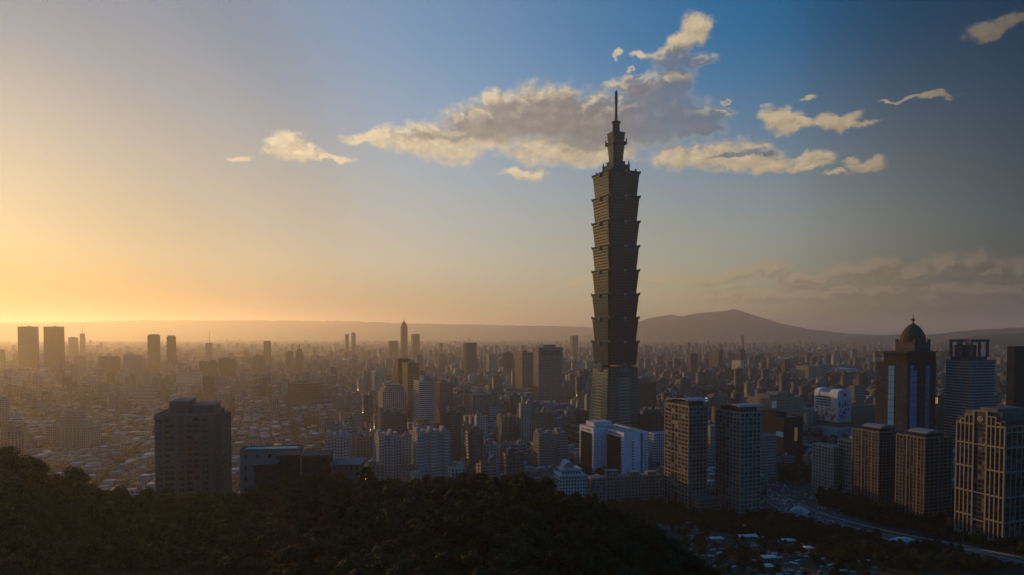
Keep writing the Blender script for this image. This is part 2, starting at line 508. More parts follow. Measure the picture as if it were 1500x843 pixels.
# far ridges
m_far = plain('distant_wooded_slope', (0.045, 0.055, 0.04), 0.95, 0.1, var=0.4, scale=0.004)
def ridge(name, prof, Y, depth, jag, label=None):
    px = [q[0] for q in prof]; py = [q[1] for q in prof]
    us = np.arange(px[0], px[-1] + 1, 4.0)
    ts = np.linspace(0, 1, 13)
    top = CAM_Z - (np.interp(us, px, py) - 488) / F * Y
    n = np.convolve(NR.normal(0, 1, len(us) + 8), np.ones(5) / 5, 'same')[4:-4] + 0.6 * NR.normal(0, 1, len(us))
    top = np.maximum(top + n * jag, 0)
    edge = np.minimum(1, np.minimum(us - px[0], px[-1] - us) / 60.0)
    top = top * np.clip(edge, 0, 1)
    v, f = [], []
    for i, u in enumerate(us):
        for t in ts:
            s = math.sin(t * math.pi) ** 0.9 if 0 < t < 1 else 0.0
            yy = Y + (t - 0.5) * 2 * depth
            zz = top[i] * s + (0.16 * top[i] * (math.sin(i * 0.31 + t * 5) + 0.6 * math.sin(i * 0.83 - t * 7)) * s * (1 - s))
            v.append(((u - 750) / F * Y, yy, zz - (0.5 if s == 0 else 0)))
    k = len(ts)
    for i in range(len(us) - 1):
        for j in range(k - 1):
            f.append((i * k + j, (i + 1) * k + j, (i + 1) * k + j + 1, i * k + j + 1))
    me = bpy.data.meshes.new(name); me.from_pydata(v, [], f)
    me.polygons.foreach_set('use_smooth', [True] * len(f))
    return tag(link_mesh(name, me, m_far), kind='structure')
ridge('hills', [(-700, 476), (-200, 475), (0, 473), (120, 472), (200, 470), (350, 469), (430, 470), (520, 471), (600, 474), (700, 476), (860, 479), (960, 484), (1100, 488)], 19000, 900, 9.0)
ridge('hills', [(820, 489), (900, 484), (935, 472), (955, 465), (985, 461), (998, 464), (1020, 459), (1060, 456), (1074, 453), (1086, 456), (1110, 464), (1140, 474), (1180, 482), (1240, 489), (1330, 492), (1400, 496)], 14300, 900, 3.0)
ridge('hills', [(1200, 496), (1290, 491), (1370, 490), (1430, 483), (1500, 480), (1700, 468), (2100, 460)], 10000, 500, 4.0)
ridge('hills', [(1330, 514), (1370, 504), (1400, 498), (1440, 491), (1500, 488), (1650, 478), (2100, 470)], 6500, 400, 3.0)
# ------------------------------------------------------------------ helpers for buildings
import re as _re
def short_name(s):
    """the part of a label that names the thing, without what it stands beside"""
    q = _re.split(r' (?:left|right|on|in|under|beside|below|behind|amid|near|at|between|nearest|among|close|just|above|half|with|before|nearer) ', s)[0]
    return q if len(q.split()) >= 2 else s
HEROES = []          # (xl, xr, ytop, ybase_seen, Y, footprint polygon, short name)

class Face:
    """one wall in a building's own frame: start point, direction along it, length"""
    def __init__(self, p, q):
        self.p = Vector((p[0], p[1])); d = Vector((q[0] - p[0], q[1] - p[1]))
        self.L = d.length; self.d = d.normalized(); self.n = Vector((self.d.y, -self.d.x))
        self.ang = math.atan2(self.d.y, self.d.x)
    def pt(self, u, out=0.0):
        q = self.p + self.d * u + self.n * out
        return (q.x, q.y)
    def box(self, mb, u0, u1, z0, z1, a, b, tint, **k):
        r = [self.pt(u0, b), self.pt(u1, b), self.pt(u1, a), self.pt(u0, a)]
        k.setdefault('bottom', True)
        mb.prism(r, r, z0, z1, tint, **k)

_wmesh = {}
def window_mesh(w, h, mat, fc):
    key = (round(w, 2), round(h, 2), mat.name, fc)
    if key not in _wmesh:
        mb = MB()
        mb.box(-w / 2, w / 2, -0.10, 0.02, 0, h, (*fc, 0), bottom=True)
        me = mb.mesh('window')
        me.materials.append(m_facade)
        b2 = MB(); b2.box(-w / 2 + 0.09, w / 2 - 0.09, -0.125, -0.08, 0.09, h - 0.09, (0.02, 0.02, 0.02, 0), bottom=True)
        # two materials in one small mesh: frame and pane
        allv = mb.v + b2.v
        off = len(mb.v)
        me2 = bpy.data.meshes.new('window')
        me2.from_pydata(allv, [], mb.f + [tuple(i + off for i in f) for f in b2.f])
        t = mb.t + b2.t
        me2.attributes.new('tint', 'FLOAT_COLOR', 'CORNER').data.foreach_set('color', np.array(t, np.float32).ravel())
        me2.materials.append(m_facade); me2.materials.append(mat)
        me2.polygons.foreach_set('material_index', [0] * len(mb.f) + [1] * len(b2.f))
        _wmesh[key] = me2
    return _wmesh[key]

m_pane_pale = plain('curtained_pane', (0.16, 0.15, 0.13), 0.3, 0.4, var=0.4, scale=0.3)
m_pane_mid = plain('half_drawn_pane', (0.06, 0.062, 0.065), 0.2, 0.5, var=0.5, scale=0.4)
def add_windows(root, cells, mat=None, fc=(0.16, 0.15, 0.14), cap=100, curtains=True):
    """cells: (face, u centre, z sill, w, h); the first 100 are parts, the rest one part"""
    mat = mat or m_glass
    rest = MB()
    for i, (fa, u, z, w, h) in enumerate(cells):
        if i < cap:
            o = bpy.data.objects.new('window', window_mesh(w, h, rng.choice((mat, mat, mat, mat, m_pane_mid, m_pane_mid, m_pane_pale)) if curtains else rng.choice((mat, mat, m_pane_mid)), fc))
            C.objects.link(o)
            o.parent = root
            x, y = fa.pt(u)
            o.location = (x, y, z); o.rotation_euler.z = fa.ang
        else:
            fa.box(rest, u - w / 2, u + w / 2, z, z + h, -0.02, 0.10, rng.choice(((0.02, 0.024, 0.028, 0), (0.02, 0.024, 0.028, 0), (0.02, 0.024, 0.028, 0), (0.05, 0.052, 0.055, 0), (0.14, 0.13, 0.115, 0))) if curtains else rng.choice(((0.02, 0.024, 0.028, 0), (0.035, 0.038, 0.04, 0))))
    if rest.f:
        o = rest.build('windows', root)
        o['kind'] = 'stuff'

def place(xl, xc, xr, Y, rot=20.0):
    """corner point on the ground and the two side lengths of a block seen between xl and xr with its near corner at xc"""
    c, s = math.cos(R(rot)), math.sin(R(rot))
    cx = (xc - 750) / F * Y
    kl, kr = (xl - 750) / F, (xr - 750) / F
    az = math.degrees(math.atan((xc - 750) / F))
    if az + rot >= 0:       # left and front walls in view; near corner is local (0, 0)
        d = (cx - kl * Y) / (s + kl * c) if s + kl * c > 0.02 else 15.0
        w = (kr * Y - cx) / (c - kr * s)
        return cx, Y, w, d, (0.0, 0.0)
    w = (cx - kl * Y) / (c - kl * s)       # front and right walls in view; near corner is local (w, 0)
    d = (kr * Y - cx) / (-s - kr * c) if -s - kr * c > 0.02 else 15.0
    return cx - w * c, Y - w * s, w, d, (w, 0.0)

def hero(name, label, xl, xc, xr, ytop, Y, rot=20.0, dmin=0.0, dmax=80.0, ybase=None, short=None, group=None, cat='building', z0=0.0):
    if math.degrees(math.atan((xc - 750) / F)) + rot < 0 and xc < xl + 0.75 * (xr - xl):
        xc = xl + 0.86 * (xr - xl)
    az_ = math.degrees(math.atan((xc - 750) / F))
    if -5 < az_ + rot < 5:
        rot = -az_ - 8; xc = xl + 0.86 * (xr - xl)
    x, y, w, d, _ = place(xl, xc, xr, Y, rot)
    d = min(max(d, dmin), dmax)
    h = CAM_Z - (ytop - 488) / F * Y - z0
    t = thing(name, label, cat, (x, y, z0), R(rot), group)
    c, s = math.cos(R(rot)), math.sin(R(rot))
    poly = [(x + a * c - b * s, y + a * s + b * c) for a, b in ((0, 0), (w, 0), (w, d), (0, d))]
    HEROES.append((xl, xr, ytop, ybase if ybase else to_px((x, y, 0))[1], Y, poly, short_name(short or label)))
    return t, w, d, h

def parapet(mb, w, d, h, ph, th, tint):
    mb.box(-0.15, w + 0.15, -0.15, th, h - 0.3, h + ph, tint, bottom=True)
    mb.box(-0.15, w + 0.15, d - th, d + 0.15, h - 0.3, h + ph, tint, bottom=True)
    mb.box(-0.15, th, th, d - th, h - 0.3, h + ph, tint, bottom=True)
    mb.box(w - th, w + 0.15, th, d - th, h - 0.3, h + ph, tint, bottom=True)

def block(name, label, xl, xc, xr, ytop, Y, col=(0.3, 0.28, 0.26), ww=0.6, wh=0.55, bay=3.2, floor=3.5, rot=20.0, pent=(), fins=None, bands=None,
          roofcol=(0.2, 0.19, 0.18), dmin=12.0, dmax=60.0, ybase=None, short=None, group=None, cat='building', tanks=0, steps=()):
    t, w, d, h = hero(name, label, xl, xc, xr, ytop, Y, rot, dmin, dmax, ybase, short, group, cat)
    b = MB()
    top = h
    for (f0, f1, g0, g1, dz) in steps:            # lower shoulders: share of w, share of d, drop in metres
        b.box(w * f0, w * f1, d * g0, d * g1, 0, h - dz, (*col, ww), pane=wh, bay=bay, floor=floor, roof=roofcol)
    if not steps:
        b.box(0, w, 0, d, 0, h, (*col, ww), pane=wh, bay=bay, floor=floor, roof=roofcol)
    b.build('walls', t)
    if not steps:
        p = MB(); parapet(p, w, d, h, 1.1, 0.4, (*[c * 1.05 for c in col], 0)); p.build('parapet', t)
    for (f0, f1, g0, g1, ph) in pent:
        q = MB()
        q.box(w * f0, w * f1, d * g0, d * g1, h - 0.05, h + ph, (*[c * 0.9 for c in col], 0.3), pane=0.4, bay=4, floor=3.5, roof=roofcol)
        q.box(w * f0 - .2, w * f1 + .2, d * g0 - .2, d * g1 + .2, h + ph + 0.003, h + ph + 0.45, (*[c * 0.8 for c in col], 0), bottom=True)
        q.build('roof_house', t)
    for k in range(tanks):
        q = MB(); cx, cy = w * rng.uniform(0.15, 0.85), d * rng.uniform(0.15, 0.85)
        q.lathe([(0, h + 3.2), (0.5, h + 3.1), (1.2, h + 2.7), (1.2, h + 0.6), (1.0, h + 0.02)], 12, cx, cy, (0.5, 0.5, 0.52, 0))
        q.build('water_tank', t)
    fa, fl = Face((0, 0), (w, 0)), Face((0, d), (0, 0))
    fr = Face((w, 0), (w, d))
    if fins or bands:
        q = MB()
        for fc in (fa, fl, fr):
            if fins:
                wd, pr, step, tn = fins
                nb = max(1, round(fc.L / step))
                for i in range(nb + 1):
                    u = i * fc.L / nb
                    fc.box(q, max(-pr, u - wd / 2), min(fc.L + pr, u + wd / 2), 0, h + 0.02, -0.05, pr, (*tn, 0))
            if bands:
                bh, pr, step, tn = bands
                nf = max(1, round(h / step))
                for i in range(1, nf + 1):
                    z = i * h / nf
                    fc.box(q, -pr + 0.01, fc.L + pr - 0.01, z - bh, z - 0.01, -0.05, pr * 0.9, (*tn, 0))
        q.build('facade_frame', t)
    return t, w, d, h

# ------------------------------------------------------------------ the tiered skyscraper
m_101, g = new_mat('green_curtain_wall')
uv = g.n('ShaderNodeUVMap', uv_map='bays').outputs[0]
su = g.n('ShaderNodeSeparateXYZ'); g.link(uv, su.inputs[0])
mull = g.math('GREATER_THAN', g.math('ABSOLUTE', g.math('SUBTRACT', g.math('FRACT', su.outputs[0]), 0.5)), 0.40)
sill = g.math('GREATER_THAN', g.math('ABSOLUTE', g.math('SUBTRACT', g.math('FRACT', su.outputs[1]), 0.5)), 0.33)
bars = g.math('MAXIMUM', g.math('MULTIPLY', mull, 0.7), sill)
wn3 = g.n('ShaderNodeTexWhiteNoise', noise_dimensions='3D'); g.link(g.vec('FLOOR', uv), wn3.inputs['Vector'])
gc = g.mix(wn3.outputs[0], (0.014, 0.034, 0.033, 1), (0.028, 0.058, 0.056, 1))
tcol = g.n('ShaderNodeAttribute', attribute_name='tint').outputs['Color']
c1 = g.mix(bars, gc, tcol)
fb = principled(g, c1, g.math("MULTIPLY_ADD", bars, 0.6, 0.10), 0.35)
g.link(g.math("MULTIPLY_ADD", bars, -0.4, 0.4), fb.inputs["Specular IOR Level"])

def notch_ring(h, n, m=None):
    """square of half-width h whose corners are cut by a square notch n"""
    r = []
    for sx, sy, order in ((-1, -1, 0), (1, -1, 1), (1, 1, 0), (-1, 1, 1)):
        a = (sx * h, sy * (h - n)); b = (sx * (h - n), sy * (h - n)); c = (sx * (h - n), sy * h)
        r += [a, b, c] if order == 0 else [c, b, a]
    return r

TY_ = 962.0
tc = at(900.5, 600, TY_)
sky_t = thing('tiered_skyscraper', 'very tall dark green tower of eight flared tiers with a spire', 'skyscraper', (tc.x, TY_, 0), R(22.5))
HEROES.append((858, 940, 137, 640, 920, [(tc.x + a * 48, TY_ + b * 48) for a, b in ((-1, -1), (1, -1), (1, 1), (-1, 1))], 'tiered skyscraper'))
G1 = (0.038, 0.068, 0.066, 0); G2 = (0.075, 0.105, 0.102, 0); G3 = (0.30, 0.29, 0.25, 0)
mpp = TY_ / F
def zt(y): return CAM_Z - (y - 488) * mpp
b = MB()
b.prism(notch_ring(43, 5), notch_ring(43, 5), 0, 24, (0.09, 0.09, 0.085, 0), bay=4, floor=5)
b.prism(notch_ring(38, 5), notch_ring(37, 5), 24.003, 31, (0.08, 0.08, 0.075, 0), bay=4, floor=5)
b.build('podium', sky_t, m_101)
b = MB()
zb0, zb1 = 24.0, zt(540)
b.prism(notch_ring(29.6, 4.2), notch_ring(23.9, 3.4), zb0, zb1, (0.08, 0.18, 0.175, 0), bay=2.0, floor=4.2)
for k in range(1, 22):
    f = k / 22; hh = 29.6 + (23.9 - 29.6) * f; nn = 4.2 - 0.8 * f; z = zb0 + (zb1 - zb0) * f
    b.prism(notch_ring(hh + 0.25, nn), notch_ring(hh + 0.25, nn), z - 0.3, z + 0.3, G2, bottom=True)
b.prism(notch_ring(24.6, 3.4), notch_ring(24.6, 3.4), zb1 + 0.003, zb1 + 1.6, G2, bottom=True)
b.build('base_shaft', sky_t, m_101)
def face_rot(k): return Matrix.Rotation(k * math.pi / 2, 4, 'Z')
for k in (0, 3, 1, 2):
    q = MB()
    for i in range(16):
        z = 36 + i * 4.6; f = (z - zb0) / (zb1 - zb0); hh = 29.6 + (23.9 - 29.6) * f
        q.box(-8.6, 8.6, -hh - 0.75, -hh - 0.1, z, z + 1.2, (0.34, 0.35, 0.31, 0), bottom=True)
    o = q.build('louvre_panel', sky_t); o.matrix_local = face_rot(k)
    q = MB()
    zc_ = zt(537.5)
    for (r0, r1, y0, y1) in ((0.1, 6.4, -25.6, -24.0), (0, 3.2, -25.9, -25.55)):
        n = 28
        for i in range(n):
            a, c = i * 2 * math.pi / n, (i + 1) * 2 * math.pi / n
            p0 = (r1 * math.cos(a), y0, zc_ + r1 * math.sin(a)); p1 = (r1 * math.cos(c), y0, zc_ + r1 * math.sin(c))
            q.face([(0, y0, zc_), p0, p1], None, (0.17, 0.18, 0.165, 0) if r1 > 5 else (0.10, 0.11, 0.1, 0))
            q.face([(p0[0], y1, p0[2]), (p1[0], y1, p1[2]), p1, p0], None, (0.24, 0.24, 0.22, 0))
    o = q.build('coin_medallion', sky_t); o.matrix_local = face_rot(k)
edges = [258, 292.5, 328, 363, 397.5, 431.5, 465.5, 500, 534.5]
for i in range(8):
    z1, z0 = zt(edges[i]), zt(edges[i + 1])
    wt = 25.3 + 0.12 * (i % 3); wb = 22.6 + 0.1 * (i % 2)
    b = MB()
    b.prism(notch_ring(wb, 3.3), notch_ring(wt, 3.6), z0 + 0.6, z1 - 1.6, G1, bay=2.0, floor=4.1, cap=False)
    for k in range(1, 8):
        f = k / 8; hh = wb + (wt - wb) * f; z = z0 + (z1 - z0) * f
        b.prism(notch_ring(hh + 0.22, 3.4), notch_ring(hh + 0.22, 3.4), z - 0.25, z + 0.25, G2, bottom=True)
    sec = b.build('tower_tier', sky_t, m_101)
    b = MB()
    b.prism(notch_ring(wt + 0.2, 3.5), notch_ring(wt + 1.1, 3.5), z1 - 1.603, z1 - 0.5, G2, bottom=True)
    b.prism(notch_ring(wt + 1.1, 3.5), notch_ring(wt + 0.8, 3.5), z1 - 0.5, z1 + 0.55, G2, bottom=False)
    b.build('cornice', sec, m_101)
    for k in (0, 3, 1, 2):
        q = MB()
        yy = -wt - 1.2
        q.box(-0.55, 0.55, yy - 0.7, yy + 0.9, z1 - 6.6, z1 + 1.3, G3, bottom=True)
        q.box(-2.3, 2.3, yy - 0.9, yy + 0.9, z1 - 1.5, z1 + 0.2, G3, bottom=True)
        for sx in (-1, 1):
            q.box(sx * 2.0 - 0.6, sx * 2.0 + 0.6, yy - 0.8, yy + 0.9, z1 - 2.9, z1 - 1.4, G3, bottom=True)
        q.box(-0.95, 0.95, yy - 0.9, yy + 0.9, z1 - 4.0, z1 - 2.7, G3, bottom=True)
        o = q.build('ruyi_ornament', sec); o.matrix_local = face_rot(k)
    for sx, sy in ((-1, -1), (1, -1), (1, 1), (-1, 1)):
        q = MB()
        e = wt - 1.5
        q.cbox(sx * e, sy * e, 2.4, 2.4, z1 - 2.4, z1 + 0.9, (0.16, 0.16, 0.14, 0), bottom=True)
        q.cbox(sx * (e + 0.9), sy * (e + 0.9), 1.1, 1.1, z1 - 1.0, z1 + 1.9, (0.2, 0.2, 0.17, 0), bottom=True)
        q.build('corner_ornament', sec)
b = MB()
zr = zt(258)
b.prism(notch_ring(24.3, 3.5), notch_ring(24.3, 3.5), zr - 1.0, zr + 1.4, G2)
for (hw, a, c) in ((15.2, 258, 252), (13.2, 252, 246), (10.6, 246, 240.5)):
    b.prism(notch_ring(hw, 2.2), notch_ring(hw - 0.5, 2.2), zt(a) + (1.403 if a == 258 else 0.003), zt(c) - 0.6, G1, bay=2.0, floor=3.0)
    b.prism(notch_ring(hw + 0.5, 2.2), notch_ring(hw + 0.3, 2.2), zt(c) - 0.597, zt(c), G2, bottom=True)
b.build('stepped_crown', sky_t, m_101)
for (sx, sy) in ((-1, -1), (1, -1), (1, 1), (-1, 1)):
    q = MB()
    q.cbox(sx * 13.0, sy * 13.0, 2.4, 2.4, zt(252), zt(244), (0.2, 0.2, 0.18, 0)); q.cbox(sx * 13.0, sy * 13.0, 1.2, 1.2, zt(244), zt(240.5), (0.25, 0.25, 0.22, 0))
    q.build('crown_finial', sky_t)
    q = MB(); q.cbox(sx * 20.0, sy * 20.0, 2.0, 2.0, zr + 1.403, zr + 5.2, (0.2, 0.2, 0.18, 0))
    q.build('roof_finial', sky_t)
b = MB()
b.prism(notch_ring(7.4, 1.6), notch_ring(9.3, 1.8), zt(240.5), zt(217), G1, bay=1.8, floor=3.2)
for k in range(1, 7):
    f = k / 7; z = zt(240.5) + (zt(217) - zt(240.5)) * f; hh = 7.4 + 1.9 * f
    b.prism(notch_ring(hh + 0.4, 1.6), notch_ring(hh + 0.4, 1.6), z - 0.35, z + 0.35, G2, bottom=True)
b.prism(notch_ring(10.0, 1.8), notch_ring(11.2, 1.8), zt(217) + 0.003, zt(213.5), G2, bottom=True)
b.prism(notch_ring(11.2, 1.8), notch_ring(10.4, 1.8), zt(213.5), zt(211.5), G2)
b.prism(notch_ring(8.6, 1.6), notch_ring(9.6, 1.6), zt(211.5), zt(199), G1, bay=1.8, floor=2.6)
for k in (0.3, 0.62, 0.97):
    z = zt(211.5) + (zt(199) - zt(211.5)) * k
    b.prism(notch_ring(9.1 + k, 1.6), notch_ring(9.4 + k, 1.6), z - 0.6, z + 0.5, G2, bottom=True)
b.build('upper_shaft', sky_t, m_101)
for (sx, sy) in ((-1, -1), (1, -1), (1, 1), (-1, 1)):
    q = MB(); q.cbox(sx * 10.6, sy * 10.6, 1.6, 1.6, zt(216.5), zt(208.5), (0.24, 0.24, 0.21, 0), bottom=True); q.build('flange_ornament', sky_t)
b = MB()
b.lathe([(6.6, zt(199)), (5.2, zt(194)), (5.0, zt(187)), (5.4, zt(185)), (6.4, zt(184)), (6.4, zt(182.5)), (5.0, zt(181.5)), (0, zt(181.4))], 16, tint=(0.09, 0.095, 0.09, 0))
b.build('spire_base', sky_t)
b = MB()
b.lathe([(2.3, zt(181.5)), (1.75, zt(170)), (1.7, zt(157)), (1.75, zt(156.5)), (2.05, zt(155)), (2.0, zt(141)), (1.4, zt(138.5)), (0.0, zt(137))], 12, tint=(0.13, 0.125, 0.12, 0))
b.build('spire', sky_t)
# ------------------------------------------------------------------ white office block with dark glass walls (in front of the skyscraper)
WT = (0.62, 0.66, 0.78, 0)
c, s = math.cos(R(20)), math.sin(R(20))
Yw = 800.0
ow = at(888, 620, Yw)
wt_ = thing('white_office_block', 'white and dark glass office block at the foot of the tiered skyscraper', 'building', (ow.x, Yw, 0), R(20))
def lp(x, y): return (ow.x + x * c - y * s, Yw + x * s + y * c)
HEROES.append((846, 948, 627, 702, 830, [lp(-18, -2), lp(0, -2), lp(0, -42), lp(32, -42), lp(32, 38), lp(-18, 38)], 'white office block'))
H1 = 56.5
mb = MB()
mb.box(-17, 0.4, 0, 38, 0, H1, WT, roof=(0.3, 0.3, 0.31)); mb.build('walls', wt_)
mb = MB()
mb.box(0.6, 22.5, -42, 34, 0, H1 - 0.6, WT, roof=(0.3, 0.3, 0.31)); mb.build('walls', wt_)
mb = MB()
mb.box(26.5, 33.0, -41, 30, 0, H1 - 0.6, WT, roof=(0.3, 0.3, 0.31)); mb.build('walls', wt_)
mb = MB()
mb.box(22.503, 26.497, -37, 28, 0, H1 - 3, (0.04, 0.04, 0.045, 0)); mb.build('glazed_slit', wt_, m_glass)
mb = MB()
mb.box(-12, 12, 8, 30, H1 + 0.003, H1 + 5, (0.55, 0.55, 0.6, 0)); mb.box(-12.3, 12.3, 7.7, 30.3, H1 + 5.003, H1 + 5.5, (0.4, 0.4, 0.42, 0), bottom=True)
mb.build('roof_house', wt_)
for fa, u0, u1 in ((Face((-17, 38), (-17, 0)), 4.0, 34.6), (Face((0.6, 0), (0.6, -42)), 1.2, 35.0)):
    mb = MB()
    fa.box(mb, u0, u1, 0, H1 - 7, -0.1, 0.25, (0.01, 0.018, 0.034, 0))
    for k in range(13):
        fa.box(mb, u0, u1, 3.4 * (k + 1), 3.4 * (k + 1) + 0.25, 0.2, 0.32, (0.025, 0.032, 0.045, 0))
    mb.build('glass_curtain', wt_, m_facade)
cells = []
for k in range(13):
    z = 3.0 + k * 3.4
    cells += [(Face((-17, 38), (-17, 0)), 36.2, z, 1.7, 1.7), (Face((-17, 38), (-17, 0)), 2.2, z, 1.7, 1.7), (Face((0.6, 0), (0.6, -42)), 37.4, z, 2.6, 1.9)]
    cells += [(Face((0.6, -42), (22.5, -42)), 11.5, z, 2.4, 1.9), (Face((26.5, -41), (33, -41)), 3.2, z, 2.2, 1.9)]
    cells += [(Face((-17, 0), (0.4, 0)), 6.0, z, 0.9, 1.3), (Face((-17, 0), (0.4, 0)), 11.0, z, 0.9, 1.3)]
top = [(Face((-17, 38), (-17, 0)), 6.5 + 3.1 * i, H1 - 5.2, 1.8, 2.4) for i in range(9)] + [(Face((0.6, 0), (0.6, -42)), 3.5 + 3.2 * i, H1 - 5.4, 1.9, 2.5) for i in range(10)]
add_windows(wt_, top + cells[::-1], fc=(0.3, 0.32, 0.38))

# ------------------------------------------------------------------ beige apartment towers with frames of piers and floors
def grid_tower(name, label, xl, xc, xr, ytop, Y, floors, nl, nr, col, frame, rot=20.0, dark_cols=(), short=None, group=None, roofkind='flat', ybase=None, rows_group=4, proud=0.45, dmax=70, win=(0.62, 0.6), heavy=0, cap=100, dark_r=()):
    t, w, d, h = hero(name, label, xl, xc, xr, ytop, Y, rot, 10, dmax, ybase, short, group, 'apartment tower')
    if roofkind in ('swoop', 'vault'): h -= 4.5
    b = MB(); b.box(0, w, 0, d, 0, h, (*col, 0), roof=(0.2, 0.2, 0.2)); b.build('walls', t)
    q = MB(); cells = []
    fl = h / floors
    for fc, nb, dk in ((Face((0, d), (0, 0)), nl, dark_cols), (Face((0, 0), (w, 0)), nr, dark_r), (Face((w, 0), (w, d)), nl, ())):
        pw = fc.L / nb
        for i in range(nb + 1):
            u = i * pw
            big = i in (0, nb) or i in heavy_set(heavy, nb)
            hw = 0.75 if big else 0.36
            fc.box(q, max(-proud, u - hw), min(fc.L + proud, u + hw), 0, h - 0.01, -0.05, proud if big else proud * 0.75, (*frame, 0))
        for k in range(1, floors + 1):
            z = k * fl
            thick = (k % rows_group == 0)
            for i in range(nb):
                if i in dk and not thick: continue
                a = i * pw + 0.37; e = (i + 1) * pw - 0.37
                fc.box(q, a, e, z - (0.9 if thick else 0.55), z - 0.02, -0.05, proud * (0.9 if thick else 0.6), (*frame, 0))
        for k in range(floors - 1, -1, -1):
            for i in range(nb):
                if fc.d.y > 0.5: continue
                if i in dk:
                    cells.append((fc, (i + .5) * pw, k * fl + 0.15, pw - 0.9, fl - 0.3))
                else:
                    cells.append((fc, (i + .5) * pw, k * fl + fl * 0.16, pw * win[0], fl * win[1]))
    q.build('facade_frame', t)
    add_windows(t, cells, cap=cap, curtains=(roofkind != 'vault'))
    b = MB(); parapet(b, w, d, h, 1.0, 0.35, (*frame, 0)); b.build('parapet', t)
    if roofkind == 'swoop':
        b = MB()
        b.box(w * .12, w * .9, d * .1, d * .92, h + 0.003, h + 4.6, (*[x * .8 for x in col], 0.7), pane=0.6, bay=3, floor=4.5)
        b.build('roof_house', t)
        b = MB()
        n = 12
        for i in range(n):
            y0, y1 = d * i / n - 1.5, d * (i + 1) / n - 1.5
            z0, z1 = [h + 5.0 + 2.4 * math.sin(((n - j) / n) * 3.0 - 0.4) - 0.7 * ((j - 0) / n) for j in (i, i + 1)]
            b.face([(-1.8, y0, z0), (w + 1.8, y0, z0), (w + 1.8, y1, z1), (-1.8, y1, z1)], None, (0.34, 0.34, 0.36, 0))
            b.face([(-1.8, y1, z1 - .6), (w + 1.8, y1, z1 - .6), (w + 1.8, y0, z0 - .6), (-1.8, y0, z0 - .6)], None, (0.2, 0.2, 0.2, 0))
            b.face([(-1.8, y1, z1 - .6), (-1.8, y0, z0 - .6), (-1.8, y0, z0), (-1.8, y1, z1)], None, (0.34, 0.34, 0.36, 0))
            b.face([(w + 1.8, y0, z0 - .6), (w + 1.8, y1, z1 - .6), (w + 1.8, y1, z1), (w + 1.8, y0, z0)], None, (0.34, 0.34, 0.36, 0))
            if i == 0: b.face([(-1.8, y0, z0 - .6), (w + 1.8, y0, z0 - .6), (w + 1.8, y0, z0), (-1.8, y0, z0)], None, (0.34, 0.34, 0.36, 0))
        b.build('curved_roof', t)
    if roofkind == 'vault':
        b = MB()
        x0, x1, y0, y1 = w * .18, w * .82, d * .12, d * .75
        zz = h + 3.4
        b.box(x0, x1, y0, y1, h + 0.003, zz, (*[x * .7 for x in col], 0.5), pane=0.5)
        n = 12; rx = (x1 - x0) / 2 + 0.6; cx = (x0 + x1) / 2
        for i in range(n):
            a, e = math.pi * i / n, math.pi * (i + 1) / n
            p0 = (cx + rx * math.cos(a), zz + 2.6 * math.sin(a)); p1 = (cx + rx * math.cos(e), zz + 2.6 * math.sin(e))
            b.face([(p0[0], y0 - .6, p0[1]), (p0[0], y1 + .6, p0[1]), (p1[0], y1 + .6, p1[1]), (p1[0], y0 - .6, p1[1])], None, (0.23, 0.24, 0.25, 0))
            b.face([(cx, y0 - .6, zz), (p0[0], y0 - .6, p0[1]), (p1[0], y0 - .6, p1[1])], None, (0.16, 0.16, 0.16, 0))
            b.face([(cx, y1 + .6, zz), (p1[0], y1 + .6, p1[1]), (p0[0], y1 + .6, p0[1])], None, (0.16, 0.16, 0.16, 0))
        b.build('vaulted_roof', t)
    return t, w, d, h
def heavy_set(hv, nb):
    return set(range(0, nb + 1, hv)) if hv else set()

BEI = (0.30, 0.27, 0.22)
tA, w, d, h = grid_tower('apartment_tower', 'beige apartment tower with thin curved roof, left of two matching towers', 975, 1010, 1037, 590, 620, 27, 7, 5, (0.17, 0.155, 0.135), BEI, dark_cols=(2, 3), roofkind='swoop', ybase=745, short='left curved roof tower', rows_group=5)
mb = MB(); mb.box(w * .1, w * 1.3, -14, -0.5, 0, 17, (0.16, 0.15, 0.14, 0.7), pane=0.6, bay=3, floor=3.5); mb.build('entrance_wing', tA)
tB, w, d, h = grid_tower('apartment_tower', 'beige apartment tower with thin curved roof, nearer the road, right of its twin', 1050, 1086, 1116, 599, 600, 26, 7, 5, (0.19, 0.185, 0.175), (0.33, 0.31, 0.28), dark_cols=(2, 3), roofkind='swoop', ybase=755, short='right curved roof tower', rows_group=5)
# the pair with vaulted roof houses on the right
grid_tower('apartment_tower', 'tall brown apartment tower with vaulted roof house right of the cream flats', 1251, 1290, 1323, 628, 640, 24, 8, 6, (0.05, 0.046, 0.042), (0.19, 0.172, 0.15), roofkind='vault', ybase=748, short='left vaulted roof tower', dark_cols=(2, 3, 4), rows_group=30, heavy=3)
grid_tower('apartment_tower', 'tall brown apartment tower with vaulted roof house nearest the gabled tower', 1316, 1358, 1398, 636, 590, 23, 8, 6, (0.05, 0.046, 0.042), (0.19, 0.172, 0.15), roofkind='vault', ybase=775, short='right vaulted roof tower', dark_cols=(2, 3, 4), rows_group=30, heavy=3)
grid_tower('apartment_block', 'cream apartment block of twelve storeys left of the brown vaulted towers', 1193, 1224, 1234, 657, 700, 14, 7, 3, (0.33, 0.31, 0.27), (0.40, 0.38, 0.33), ybase=728, short='cream flats', rows_group=40, proud=0.6, win=(0.55, 0.5))
